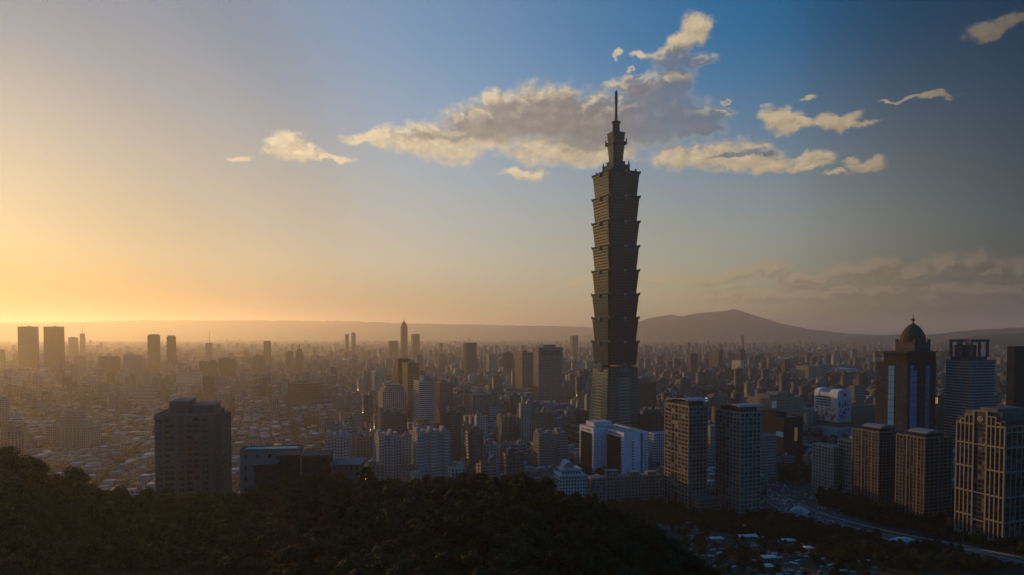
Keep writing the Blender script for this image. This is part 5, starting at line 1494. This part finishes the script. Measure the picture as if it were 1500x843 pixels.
def tree_meshes(seed, H, Rw, nleaf, leaf, squash=1.0):
    r = np.random.default_rng(seed)
    # trunk and limbs
    tb = MB()
    def limb(a, b, r0, r1, n=6):
        a, b = Vector(a), Vector(b); d = (b - a).normalized()
        s = d.cross(Vector((0.3, 0.1, 1))).normalized(); t = d.cross(s)
        k0 = [a + (s * math.cos(i * 6.2832 / n) + t * math.sin(i * 6.2832 / n)) * r0 for i in range(n)]
        k1 = [b + (s * math.cos(i * 6.2832 / n) + t * math.sin(i * 6.2832 / n)) * r1 for i in range(n)]
        for i in range(n):
            j = (i + 1) % n
            tb.face([k0[j], k0[i], k1[i], k1[j]], None, (0.07, 0.055, 0.04, 0), smooth=True)
    fork = H * 0.42
    lean = r.uniform(-.4, .4, 2)
    limb((0, 0, -1.0), (lean[0], lean[1], fork), 0.34, 0.22)
    nc = int(r.integers(13, 19))
    clumps = []
    for k in range(nc):
        a = k * 2.4 + r.uniform(-.4, .4); f = (k + .5) / nc
        zz = H * (0.40 + 0.55 * f) ; rr = Rw * math.sqrt(max(0.05, 1 - (2 * f - 0.75) ** 2 * 0.8)) * r.uniform(0.35, 0.95)
        if f > 0.86: rr *= 0.5
        clumps.append((rr * math.cos(a) + lean[0], rr * math.sin(a) + lean[1], zz, Rw * r.uniform(.30, .50)))
    for (x, y, z, q) in clumps[::2]:
        limb((lean[0], lean[1], fork * r.uniform(.8, 1.0)), (x * .8, y * .8, z - q * .3), 0.13, 0.04, 5)
    per = nleaf // nc
    V, T = [], []
    for (x, y, z, q) in clumps:
        n = per
        d = r.normal(size=(n, 3)); d /= np.linalg.norm(d, axis=1)[:, None]
        rad = q * r.uniform(0.45, 1.08, n) ** 0.6
        c = np.array([x, y, z]) + d * rad[:, None] * np.array([1, 1, 0.72 * squash])
        nrm = d + r.normal(size=(n, 3)) * 0.55; nrm /= np.linalg.norm(nrm, axis=1)[:, None]
        up = np.cross(nrm, r.normal(size=(n, 3))); up /= np.linalg.norm(up, axis=1)[:, None] + 1e-9
        sd = np.cross(nrm, up)
        s = leaf * r.uniform(.6, 1.25, n)[:, None]
        q4 = np.stack([c - up * s * .5, c + sd * s * .38, c + up * s * .5 + nrm * s * .1, c - sd * s * .38], 1)
        V.append(q4.reshape(-1, 3))
        b = np.array([0.021, 0.038, 0.015]) * r.uniform(.55, 1.5) * np.array([r.uniform(.8, 1.35), 1, r.uniform(.7, 1.2)])
        T.append(np.repeat(b[None] * r.uniform(.7, 1.3, (n, 1)), 4, 0))
    V = np.concatenate(V); T = np.concatenate(T); n = len(V) // 4
    me = bpy.data.meshes.new('crown')
    me.vertices.add(n * 4); me.loops.add(n * 4); me.polygons.add(n)
    me.vertices.foreach_set('co', V.astype(np.float32).ravel())
    me.loops.foreach_set('vertex_index', np.arange(n * 4, dtype=np.int32))
    me.polygons.foreach_set('loop_start', np.arange(0, n * 4, 4, dtype=np.int32))
    me.update(calc_edges=True)
    T4 = np.concatenate([T, np.zeros((len(T), 1))], 1).astype(np.float32)
    me.attributes.new('tint', 'FLOAT_COLOR', 'CORNER').data.foreach_set('color', T4.ravel())
    me.materials.append(m_leaf)
    tm = tb.mesh('trunk'); tm.materials.append(m_bark)
    return tm, me

VARS = [tree_meshes(50 + k, H, Rw, 2600, 0.55) for k, (H, Rw) in enumerate(((9, 4.2), (8, 4.6), (10.5, 4.0), (7.5, 3.8), (9.5, 4.8), (11.5, 3.6)))]
VAR_COL = bpy.data.collections.new('tree_kinds')          # sources for the wood; not linked to the scene
def joined(tm, cm):
    me = bpy.data.meshes.new('tree_kind')
    nt, nc = len(tm.vertices), len(cm.vertices)
    v = np.empty((nt + nc, 3), np.float32); a = np.empty(nt * 3, np.float32); tm.vertices.foreach_get('co', a); v[:nt] = a.reshape(-1, 3)
    a = np.empty(nc * 3, np.float32); cm.vertices.foreach_get('co', a); v[nt:] = a.reshape(-1, 3)
    f = [tuple(p.vertices) for p in tm.polygons] + [tuple(i + nt for i in p.vertices) for p in cm.polygons]
    me.from_pydata(v.tolist(), [], f)
    me.materials.append(m_bark); me.materials.append(m_leaf)
    me.polygons.foreach_set('material_index', [0] * len(tm.polygons) + [1] * len(cm.polygons))
    t = np.zeros((len(me.loops), 4), np.float32); q = np.empty(len(cm.loops) * 4, np.float32); cm.attributes['tint'].data.foreach_get('color', q); t[-len(cm.loops):] = q.reshape(-1, 4)
    me.attributes.new('tint', 'FLOAT_COLOR', 'CORNER').data.foreach_set('color', t.ravel())
    return me
for k, (tm, cm) in enumerate(VARS):
    VAR_COL.objects.link(bpy.data.objects.new('tree_kind', joined(tm, cm)))

def scatter(name, pts, label, cat):
    """one stuff object: a point per tree, instanced by geometry nodes. pts: x y z scale angle variant"""
    pts = np.asarray(pts, float)
    me = bpy.data.meshes.new(name)
    me.vertices.add(len(pts)); me.vertices.foreach_set('co', pts[:, :3].astype(np.float32).ravel())
    for nm, col, ty in (('size', 3, 'FLOAT'), ('turn', 4, 'FLOAT')):
        me.attributes.new(nm, ty, 'POINT').data.foreach_set('value', pts[:, col].astype(np.float32))
    me.attributes.new('variant', 'INT', 'POINT').data.foreach_set('value', pts[:, 5].astype(np.int32))
    o = tag(link_mesh(name, me, None), label, cat, None, 'stuff')
    ng = bpy.data.node_groups.new(name + '_trees', 'GeometryNodeTree')
    ng.interface.new_socket('Geometry', in_out='INPUT', socket_type='NodeSocketGeometry')
    ng.interface.new_socket('Geometry', in_out='OUTPUT', socket_type='NodeSocketGeometry')
    n = ng.nodes
    gi, go = n.new('NodeGroupInput'), n.new('NodeGroupOutput')
    ci = n.new('GeometryNodeCollectionInfo'); ci.inputs['Collection'].default_value = VAR_COL; ci.inputs['Separate Children'].default_value = True; ci.inputs['Reset Children'].default_value = True
    iop = n.new('GeometryNodeInstanceOnPoints'); iop.inputs['Pick Instance'].default_value = True
    a1 = n.new('GeometryNodeInputNamedAttribute'); a1.data_type = 'FLOAT'; a1.inputs[0].default_value = 'size'
    a2 = n.new('GeometryNodeInputNamedAttribute'); a2.data_type = 'FLOAT'; a2.inputs[0].default_value = 'turn'
    a3 = n.new('GeometryNodeInputNamedAttribute'); a3.data_type = 'INT'; a3.inputs[0].default_value = 'variant'
    cx = n.new('ShaderNodeCombineXYZ'); e2r = n.new('FunctionNodeEulerToRotation')
    L = ng.links.new
    L(gi.outputs[0], iop.inputs['Points']); L(ci.outputs[0], iop.inputs['Instance'])
    L(a3.outputs[0], iop.inputs['Instance Index']); L(a1.outputs[0], iop.inputs['Scale'])
    L(a2.outputs[0], cx.inputs[2]); L(cx.outputs[0], e2r.inputs[0]); L(e2r.outputs[0], iop.inputs['Rotation'])
    L(iop.outputs[0], go.inputs[0])
    md = o.modifiers.new('trees', 'NODES'); md.node_group = ng
    return o

r = np.random.default_rng(77)
xs = np.arange(-420, 560, 5.6); ys = np.arange(52, 440, 5.6)
XX, YY = np.meshgrid(xs, ys)
XX = (XX + r.uniform(-2.4, 2.4, XX.shape)).ravel(); YY = (YY + r.uniform(-2.4, 2.4, YY.shape)).ravel()
ZZ = terrain(XX, YY)
U = 750 + F * XX / YY
Rr = np.interp(np.clip(U, -600, 2400), TU, TR)
base_ = 24.0 * (1 - sstep(YY, 330, 590)) * sstep(U, 860, 960)
k = (U > -90) & (U < 1600) & (ZZ > base_ + 6) & (YY < Rr + 95)
for hr in HEROES:
    if hr[4] < 420:
        pg = np.array(hr[5]); cen = pg.mean(0); g2 = cen + (pg - cen) * 1.25
        k &= ~inside([tuple(q) for q in g2], XX, YY)
XX, YY, ZZ, U, Rr = XX[k], YY[k], ZZ[k], U[k], Rr[k]
size = r.uniform(.62, 1.12, len(XX)) * np.clip(0.55 + (YY - 52) / 90, 0.55, 1.0)
var = r.integers(0, 6, len(XX)); turn = r.uniform(0, 6.28, len(XX))
crest = (np.abs(YY - Rr) < 9) & (U > 4) & (U < 960)
ids = np.nonzero(crest)[0]
# the trees that make the outline: on screen the highest in their strip
ytop = 488 + (CAM_Z - (ZZ + 9 * size)) * F / YY
pick = []
for a in range(0, 960, 8):
    c = [i for i in ids if a <= U[i] < a + 8]
    if c: pick.append(min(c, key=lambda i: ytop[i]))
pick_set = set(pick)
scatter('forest', [(XX[i], YY[i], ZZ[i] - .2, size[i], turn[i], var[i]) for i in range(len(XX)) if i not in pick_set], 'dense dark broadleaf wood covering the near hillside', 'forest')
KIND = ['dark broadleaf tree', 'dark spreading tree', 'tall dark tree', 'small round tree', 'broad dark tree', 'slim tall tree']
spots = [(XX[i], YY[i], ZZ[i] - .2, size[i] * (1.12 if rng.random() < .25 else 1.0), turn[i], int(var[i])) for i in pick]
for (x, y_, Y, v, s_) in ((108, 686, 250, 2, 1.15), (8, 655, 245, 4, 1.3), (30, 660, 246, 1, 1.25), (48, 672, 247, 2, 1.15)):
    p = at(x, y_, Y); z = float(terrain(p.x, Y)); hh = (9, 8, 10.5, 7.5, 9.5, 11.5)[v]
    spots.append((p.x, Y, z - .2, min(1.7, max(0.9, (p.z - z) / hh)), s_, v))
spots.sort(key=lambda q: q[0] / q[1])
for (x, y, z, sz, tu, v) in spots:
    u = 750 + F * x / y
    lab = relation(u, 488 + (CAM_Z - z - 9) * F / y, None, USED, KIND[v] + ' on the wooded crest', 'tree')
    t = thing('broadleaf_tree', lab, 'tree', (x, y, z), tu, 'trees along the wooded crest')
    t.scale = (sz, sz, sz)
    o = bpy.data.objects.new('trunk', VARS[v][0]); C.objects.link(o); o.parent = t
    o = bpy.data.objects.new('crown', VARS[v][1]); C.objects.link(o); o.parent = t

# street trees and parks of the plain
pts = []
for q in PARKS:
    a = np.array(q); lo, hi = a.min(0), a.max(0)
    area = (hi - lo).prod(); n = int(min(1500, area / 70))
    X = r.uniform(lo[0], hi[0], n); Y = r.uniform(lo[1], hi[1], n)
    m = inside(q, X, Y)
    pts += [(x, y, 0, r.uniform(.8, 1.3), r.uniform(0, 6.28), int(r.integers(6))) for x, y in zip(X[m], Y[m])]
n = 9000
Y = np.exp(r.uniform(math.log(620), math.log(3600), n)); u = r.uniform(-30, 1530, n); X = (u - 750) / F * Y
pts += [(x, y, 0, r.uniform(.6, 1.1), r.uniform(0, 6.28), int(r.integers(6))) for x, y, uu in zip(X, Y, u) if not inside(LOT, np.array([x]), np.array([y]))[0] and (y > 700 or uu < 900)]
scatter('street_trees', pts, 'dark street trees and park groves scattered among the city blocks', 'trees')
# ------------------------------------------------------------------ road, lot, cemetery
m_road = plain('asphalt_road', (0.050, 0.050, 0.053), 0.85, 0.25, var=0.35, scale=0.05)
m_line = plain('road_paint', (0.62, 0.62, 0.6), 0.7, 0.2, var=0.3, scale=0.4)
m_kerb = plain('pale_pavement', (0.22, 0.215, 0.205), 0.85, 0.2, var=0.3, scale=0.2)
def strip(name, line, wd, z, mat, kind='structure', dash=None, off=0.0, solid=None):
    """a ribbon along a line of ground points"""
    P = [Vector((p[0], p[1], 0)) for p in line]
    Q = []
    for i in range(len(P) - 1):                      # Catmull-Rom smoothing
        p0, p1, p2, p3 = P[max(0, i - 1)], P[i], P[i + 1], P[min(len(P) - 1, i + 2)]
        for k in range(14):
            t = k / 14
            Q.append(0.5 * ((2 * p1) + (p2 - p0) * t + (2 * p0 - 5 * p1 + 4 * p2 - p3) * t * t + (3 * p1 - p0 - 3 * p2 + p3) * t ** 3))
    Q.append(P[-1])
    v, f = [], []
    for i, p in enumerate(Q):
        d = (Q[min(i + 1, len(Q) - 1)] - Q[max(i - 1, 0)]).normalized(); n = Vector((-d.y, d.x, 0))
        a, b = p + n * (off - wd / 2), p + n * (off + wd / 2)
        za, zb_ = [float(terrain(q.x, q.y)) + z for q in (a, b)]
        if solid:
            v += [(a.x, a.y, za), (b.x, b.y, zb_), (b.x, b.y, zb_ + solid), (a.x, a.y, za + solid)]
        else:
            v += [(a.x, a.y, za), (b.x, b.y, zb_)]
    for i in range(len(Q) - 1):
        if dash and (i % dash): continue
        if solid:
            k = 4 * i
            f += [(k + 3, k + 2, k + 6, k + 7), (k, k + 3, k + 7, k + 4), (k + 1, k + 5, k + 6, k + 2)]
        else:
            f.append((2 * i, 2 * i + 1, 2 * i + 3, 2 * i + 2))
    me = bpy.data.meshes.new(name); me.from_pydata(v, [], f); me.update()
    return tag(link_mesh(name, me, mat), kind=kind)
road_line = [on_ground(x, y) for x, y in ((1010, 690), (1100, 716), (1180, 752), (1260, 776), (1340, 797), (1420, 822), (1520, 860))]
strip('road', road_line, 26, 0.03, m_road)
for k, off in enumerate((-8.5, -4.6, 4.6, 8.5)): strip('road_marking', road_line, 0.35, 0.04, m_line, off=off, dash=2)
strip('pavement', road_line, 2.0, 0.02, m_kerb, off=0.0, solid=0.30)
strip('pavement', road_line, 3.0, 0.02, m_kerb, off=14.6, solid=0.15); strip('pavement', road_line, 3.0, 0.02, m_kerb, off=-14.6, solid=0.15)
side_line = [on_ground(x, y) for x, y in ((1150, 835), (1230, 818), (1300, 808), (1380, 800), (1440, 812))]
strip('road', side_line, 9, 0.05, m_road)
strip('kerb', side_line, 1.0, 0.05, m_kerb, off=5.2, solid=0.15); strip('kerb', side_line, 1.0, 0.05, m_kerb, off=-5.2, solid=0.15)
for ln, wd in (([(1040, 640), (1150, 672), (1240, 700)], 18), ([(1180, 752), (1160, 700), (1140, 660)], 16), ([(560, 640), (700, 640), (900, 660)], 16)):
    strip('road', [on_ground(x, y) for x, y in ln], wd, 0.012, m_road)
q = MB(); q.face([(x, y, 0.008) for x, y in LOT], None, (0.06, 0.06, 0.062, 0)); tag(q.build('parking_lot', None, m_road), kind='structure')
# river glint under the mountain
q = MB(); q.face([((x - 750) / F * Y, Y, 0.5) for x, Y in ((1082, 11700), (1145, 11700), (1152, 12900), (1078, 12900))], None, (0.1, 0.1, 0.1, 0))
m_wat, g = new_mat('river_water'); principled(g, (0.10, 0.10, 0.10, 1), 0.12, 0.9); tag(q.build('river', None, m_wat), kind='structure')

# cars on the lot and the road
CARC = [(0.55, 0.56, 0.58), (0.30, 0.31, 0.33), (0.06, 0.06, 0.07), (0.32, 0.05, 0.04), (0.60, 0.46, 0.08), (0.07, 0.12, 0.24), (0.4, 0.4, 0.42)]
m_cars = []
for cc in CARC: m_cars.append(plain('car_paint', cc, 0.35, 0.5, 0.0, var=0.05))
m_tyre = plain('tyre_rubber', (0.02, 0.02, 0.02), 0.8, 0.2)
def car_body(L=4.4, Wd=1.78):
    bm = bmesh.new()
    prof = [(-L / 2, .35), (-L / 2, .78), (-L * .42, .95), (-L * .16, 1.0), (L * .10, 1.0), (L * .46, .92), (L / 2, .68), (L / 2, .35)]
    a = [bm.verts.new((x, -Wd / 2, z)) for x, z in prof]; b = [bm.verts.new((x, Wd / 2, z)) for x, z in prof]
    bm.faces.new(a); bm.faces.new(list(reversed(b)))
    for i in range(len(prof)):
        j = (i + 1) % len(prof); bm.faces.new([a[j], a[i], b[i], b[j]])
    bmesh.ops.recalc_face_normals(bm, faces=bm.faces)
    me = bpy.data.meshes.new('body'); bm.to_mesh(me); bm.free(); return me
def car_cabin(L=4.4, Wd=1.6):
    bm = bmesh.new()
    lo = [(-L * .36, -Wd / 2), (L * .22, -Wd / 2), (L * .22, Wd / 2), (-L * .36, Wd / 2)]; hi = [(-L * .24, -Wd * .42), (L * .06, -Wd * .42), (L * .06, Wd * .42), (-L * .24, Wd * .42)]
    a = [bm.verts.new((x, y, .96)) for x, y in lo]; b = [bm.verts.new((x, y, 1.42)) for x, y in hi]
    for i in range(4): bm.faces.new([a[i], a[(i + 1) % 4], b[(i + 1) % 4], b[i]])
    bm.faces.new(b)
    me = bpy.data.meshes.new('cabin'); bm.to_mesh(me); bm.free(); me.materials.append(m_glass); return me
bodies = []
for m in m_cars:
    b_ = car_body(); b_.materials.append(m); bodies.append(b_)
cab = car_cabin()
rb_ = MB(); rb_.box(-1.05, .26, -.66, .66, 1.421, 1.46, (0.4, 0.4, 0.4, 0))
roofs = []
for m in m_cars:
    x = rb_.mesh('roof'); x.materials.append(m); roofs.append(x)
wm = MB(); wm.lathe([(0, -.1), (.32, -.1), (.32, .1), (0, .1)], 12, tint=(.02, .02, .02, 0)); wme = wm.mesh('wheel'); wme.materials.append(m_tyre)
wme.transform(Matrix.Rotation(math.pi / 2, 4, 'X'))
def car(x, y, z, a, label, group, ci):
    t = thing('parked_car', label, 'car', (x, y, z), a, group)
    for nm, me in (('body', bodies[ci]), ('cabin', cab), ('roof', roofs[ci])):
        o = bpy.data.objects.new(nm, me); C.objects.link(o); o.parent = t
    for sx in (-1.35, 1.4):
        for sy in (-.85, .85):
            o = bpy.data.objects.new('wheel', wme); C.objects.link(o); o.parent = t; o.location = (sx, sy, .32)
lot = np.array(LOT); lo, hi = lot.min(0), lot.max(0)
n_c = 0
for row in np.arange(-100, 260, 6.6):
    for col in np.arange(-200, 200, 3.0):
        if int(row / 6.6) % 3 == 2: continue
        c, s = math.cos(R(-28)), math.sin(R(-28))
        x = lot[:, 0].mean() + col * c - row * s; y = lot[:, 1].mean() + col * s + row * c
        if n_c < 190 and rng.random() < 0.42 and inside(LOT, np.array([x]), np.array([y]))[0]:
            car(x, y, 0.01, R(-28 + 90) + (math.pi if rng.random() < .5 else 0), 'car parked in the crowded rows of the open lot beside the right curved roof tower', 'cars parked on the open lot', rng.choice((0, 0, 0, 1, 1, 2, 3, 4, 5, 6)))
            n_c += 1
# traffic and lamps along the road
RL = [Vector((p[0], p[1])) for p in road_line]
k_ = 0
for i in range(len(RL) - 1):
    a, b = RL[i], RL[i + 1]; d = (b - a); L = d.length; d = d / L; n_ = Vector((-d.y, d.x)); s_ = rng.uniform(0, 8)
    while s_ < L:
        ln = rng.choice((-10.5, -6.6, -2.8, 2.8, 6.6, 10.5)); p_ = a + d * s_ + n_ * ln
        if k_ < 60: car(p_.x, p_.y, 0.05, math.atan2(d.y, d.x) + (math.pi if ln > 0 else 0), 'car driving along the wide curving road below the brown vaulted towers', 'cars on the curving road', rng.choice((0, 0, 1, 2, 3, 4, 6))); k_ += 1
        s_ += rng.uniform(4, 15)
lamp_pole = MB(); lamp_pole.lathe([(.16, 0), (.09, 9.0), (0, 9.05)], 8, tint=(0.16, 0.16, 0.17, 0)); lp_me = lamp_pole.mesh('pole'); lp_me.materials.append(m_facade)
lamp_arm = MB(); lamp_arm.bar((0, 0, 8.9), (2.2, 0, 9.5), .06, (0.16, 0.16, 0.17, 0)); la_me = lamp_arm.mesh('arm'); la_me.materials.append(m_facade)
lamp_head = MB(); lamp_head.box(2.0, 2.9, -.16, .16, 9.42, 9.58, (0.3, 0.3, 0.3, 0), bottom=True); lh_me = lamp_head.mesh('lamp_head'); lh_me.materials.append(m_facade)
for i in range(1, len(RL) - 1):
    a, b = RL[i], RL[i + 1]; d = (b - a); L = d.length; d = d / L; n_ = Vector((-d.y, d.x))
    for q_ in np.arange(8, L, 26):
        for sd in (-1, 1):
            p_ = a + d * q_ + n_ * (14.4 * sd)
            t = thing('street_lamp', 'grey street lamp on the pavement of the wide curving road', 'street lamp', (p_.x, p_.y, 0.15), math.atan2(-n_.y * sd, -n_.x * sd), 'street lamps along the curving road')
            for nm, me in (('pole', lp_me), ('arm', la_me), ('lamp_head', lh_me)):
                o = bpy.data.objects.new(nm, me); C.objects.link(o); o.parent = t
# glass vaulted station canopies beside the road
m_vault = plain('pale_glass_vault', (0.42, 0.47, 0.5), 0.25, 0.5, var=0.1)
def vault(name, label, x0, y0, x1, y1, wd, hh):
    a, b = on_ground(x0, y0), on_ground(x1, y1)
    L = (b - a).length; ang = math.atan2(b.y - a.y, b.x - a.x)
    t = thing(name, label, 'canopy', (a.x, a.y, 0.02), ang)
    q = MB(); n = 12
    for i in range(n):
        t0, t1 = math.pi * i / n, math.pi * (i + 1) / n
        for k in range(6):
            f0, f1 = k / 6, (k + 1) / 6; s0, s1 = math.sin(math.pi * (0.15 + .7 * f0)), math.sin(math.pi * (0.15 + .7 * f1))
            q.face([(L * f0, wd / 2 * math.cos(t0), hh * s0 * math.sin(t0)), (L * f1, wd / 2 * math.cos(t0), hh * s1 * math.sin(t0)), (L * f1, wd / 2 * math.cos(t1), hh * s1 * math.sin(t1)), (L * f0, wd / 2 * math.cos(t1), hh * s0 * math.sin(t1))], None, (.4, .4, .4, 0), smooth=True)
    q.build('glass_shell', t, m_vault)
    for k in range(7):
        q = MB(); f0 = k / 6; s0 = math.sin(math.pi * (0.15 + .7 * f0))
        for i in range(n):
            t0, t1 = math.pi * i / n, math.pi * (i + 1) / n
            q.bar((L * f0, (wd / 2 + .1) * math.cos(t0), (hh * s0 + .1) * math.sin(t0)), (L * f0, (wd / 2 + .1) * math.cos(t1), (hh * s0 + .1) * math.sin(t1)), .16, (.5, .5, .5, 0))
        q.build('rib', t)
vault('station_canopy', 'pale glass vault at the edge of the car lot', 1160, 750, 1186, 756, 9, 7)
vault('station_canopy', 'small pale glass vault among the trees beside the road', 1219, 792, 1242, 792, 8, 5)
vault('station_canopy', 'long pale glass vault by the road below the brown towers', 1302, 796, 1348, 800, 9, 6)

# cemetery on the lower slope: tombs with pale roofs and walls
TOMB = []
for k, (rw, rd, rh, colr) in enumerate(((4.2, 3.2, 2.6, (0.44, 0.44, 0.44)), (3.2, 2.6, 2.0, (0.28, 0.285, 0.295)), (5.2, 3.0, 2.8, (0.52, 0.51, 0.49)), (2.8, 2.6, 1.6, (0.13, 0.155, 0.175)))):
    a = MB()
    n = 12
    for i in range(n):                                             # horseshoe wall round the court
        t0, t1 = math.pi * i / n, math.pi * (i + 1) / n
        ri, ro = rw * .75, rw * .75 + .35
        P = lambda r_, t_, z_: (r_ * math.cos(t_), r_ * math.sin(t_) * .8, z_)
        a.face([P(ri, t0, .9), P(ro, t0, .9), P(ro, t1, .9), P(ri, t1, .9)], None, (0.17, 0.17, 0.165, 0))
        a.face([P(ro, t0, -1), P(ro, t1, -1), P(ro, t1, .9), P(ro, t0, .9)], None, (0.14, 0.14, 0.135, 0)); a.face([P(ri, t1, -1), P(ri, t0, -1), P(ri, t0, .9), P(ri, t1, .9)], None, (0.14, 0.14, 0.135, 0))
    b = MB(); b.box(-rw * .74, rw * .74, -rd * .9, rd * .55, -1.5, .22, (0.13, 0.13, 0.125, 0))
    c_ = MB(); c_.box(-rw * .5, rw * .5, 0.2, rd * .5, .223, rh * .7, (0.25, 0.24, 0.23, 0)); 
    d_ = MB(); d_.prism([(-rw * .62, -.3), (rw * .62, -.3), (rw * .62, rd * .62), (-rw * .62, rd * .62)], [(-rw * .58, 0.3), (rw * .58, 0.3), (rw * .58, rd * .45), (-rw * .58, rd * .45)], rh * .7 + .003, rh * .7 + .55, (*colr, 0), bottom=True)
    e_ = MB(); e_.box(-.55, .55, -.05, .17, .223, 1.6, (0.12, 0.12, 0.12, 0))
    ms = []
    for nm, q in (('court_wall', a), ('slab', b), ('shrine', c_), ('roof', d_), ('headstone', e_)):
        me = q.mesh(nm); me.materials.append(m_facade); ms.append((nm, me))
    TOMB.append(ms)
CEM = [(940, 774, 0), (948, 780, 1), (944, 786, 0), (962, 790, 1), (1008, 768, 0), (1016, 772, 1), (1022, 778, 0), (1026, 784, 3), (1052, 796, 2), (1070, 792, 3), (994, 798, 3), (1014, 800, 1)]
tr = random.Random(5)
tries = 0
while len(CEM) < 125 and tries < 6000:
    tries += 1
    x = tr.uniform(950, 1290); y = tr.uniform(768, 850)
    if y < 768 + (x - 1090) * 0.28 and x > 1090: continue
    if x < 1060 and y > 800 - (1060 - x) * .25 + 40: continue
    if y < 790 and tr.random() < .6: continue
    if any(abs(x - a) < 8 and abs(y - b) < 4.2 for a, b, _ in CEM): continue
    CEM.append((x, y, tr.choice((0, 1, 1, 3, 3, 2))))
def slope_point(x, y):
    d = ray(x, y); z = 20.0
    for _ in range(12):
        p = Vector((0, 0, CAM_Z)) + d * ((z - CAM_Z) / d.z); z = 0.5 * z + 0.5 * float(terrain(p.x, p.y))
    return p.x, p.y, float(terrain(p.x, p.y))
tomb_xy = []
for (x, y, k) in CEM:
    X, Y, Z = slope_point(x, y)
    t = thing('tomb', 'pale roofed tomb among dark trees on the cemetery slope', 'tomb', (X, Y, Z), R(tr.choice((-20, 10, 25, 35, -40)) + tr.uniform(-6, 6)), 'tombs on the cemetery slope')
    sz = tr.uniform(.55, 1.0); t.scale = (sz, sz, sz)
    for nm, me in TOMB[k]:
        o = bpy.data.objects.new(nm, me); C.objects.link(o); o.parent = t
    tomb_xy.append((X, Y))
for (x0, x1, y, hh, lab) in ((1080, 1100, 779, 4.2, 'largest pale flat roofed shrine at the top of the cemetery'), (1082, 1111, 792, 3.4, 'long white roofed gallery just below the largest cemetery shrine'), (1042, 1060, 795, 3.2, 'white roofed gallery left of the long cemetery gallery'),
                             (1148, 1166, 799, 3.8, 'pale roofed cemetery pavilion near the dark tree belt'), (1181, 1197, 811, 4.0, 'isolated white roofed pavilion furthest right among upper tombs'), (1118, 1140, 824, 3.4, 'white roofed gallery on the lower cemetery slope'), (1122, 1134, 837, 3.2, 'small white roofed shrine at the bottom of the cemetery')):
    X, Y, Z = slope_point((x0 + x1) / 2, y)
    w = (x1 - x0) / F * Y
    t = thing('cemetery_pavilion', lab, 'pavilion', (X, Y, Z), R(4))
    q = MB(); q.box(-w / 2, w / 2, 0, 4.5, -2, .25, (0.14, 0.14, 0.135, 0)); q.build('floor_slab', t)
    q = MB(); q.box(-w / 2 + .3, w / 2 - .3, 3.6, 4.2, .253, hh - .3, (0.2, 0.19, 0.18, 0)); q.build('rear_wall', t)
    for k in range(5):
        q = MB(); q.cbox(-w / 2 + .4 + (w - .8) * k / 4, .5, .35, .35, .253, hh - .3, (0.3, 0.3, 0.29, 0)); q.build('column', t)
    q = MB(); q.prism([(-w / 2 - .4, -.6), (w / 2 + .4, -.6), (w / 2 + .4, 5), (-w / 2 - .4, 5)], [(-w / 2, 0.6), (w / 2, 0.6), (w / 2, 4.4), (-w / 2, 4.4)], hh - .297, hh + .4, (0.58, 0.57, 0.53, 0), bottom=True); q.build('roof', t)
    tomb_xy.append((X, Y))
# the dark trees between the tombs, along the foot of the hill and beside the road
txy = np.array(tomb_xy)
pts = []
POLY_T = px_poly([(860, 738), (980, 742), (1055, 760), (1118, 754), (1160, 764), (1225, 782), (1290, 800), (1240, 815), (1180, 805), (1120, 790), (1060, 782), (1000, 770), (930, 772), (880, 790)])
POLY_R = px_poly([(1200, 722), (1260, 735), (1420, 775), (1540, 810), (1540, 850), (1420, 808), (1340, 786), (1262, 764), (1195, 742)])
POLY_L = px_poly([(1240, 815), (1380, 812), (1420, 845), (1500, 880), (1300, 880), (1200, 850), (1180, 825)])
POLY_C = px_poly([(900, 765), (1060, 770), (1200, 800), (1300, 850), (1300, 900), (950, 900), (860, 800)])
for poly, dens, smin, smax_ in ((POLY_T, 26, .6, 1.0), (POLY_R, 40, .6, 1.0), (POLY_L, 45, .5, .9), (POLY_C, 56, .38, .72)):
    a = np.array(poly); lo, hi = a.min(0), a.max(0); n = int((hi - lo).prod() / dens)
    X = r.uniform(lo[0], hi[0], n); Y = r.uniform(lo[1], hi[1], n); m = inside(poly, X, Y)
    for x, y in zip(X[m], Y[m]):
        dd = np.hypot(txy[:, 0] - x, txy[:, 1] - y)
        infront = (np.abs(txy[:, 0] / txy[:, 1] - x / y) * y < 3.4) & (txy[:, 1] - y > 0) & (txy[:, 1] - y < 13)
        if dd.min() < 3.8 or (poly is POLY_C and infront.any()): continue
        if min((Vector((x, y)) - p.xy).length for p in road_line) < 14: continue
        pts.append((x, y, float(terrain(x, y)) - .1, r.uniform(smin, smax_), r.uniform(0, 6.28), int(r.integers(6))))
scatter('roadside_trees', pts, 'dark belt of trees between the cemetery, the road and the tower feet', 'trees')
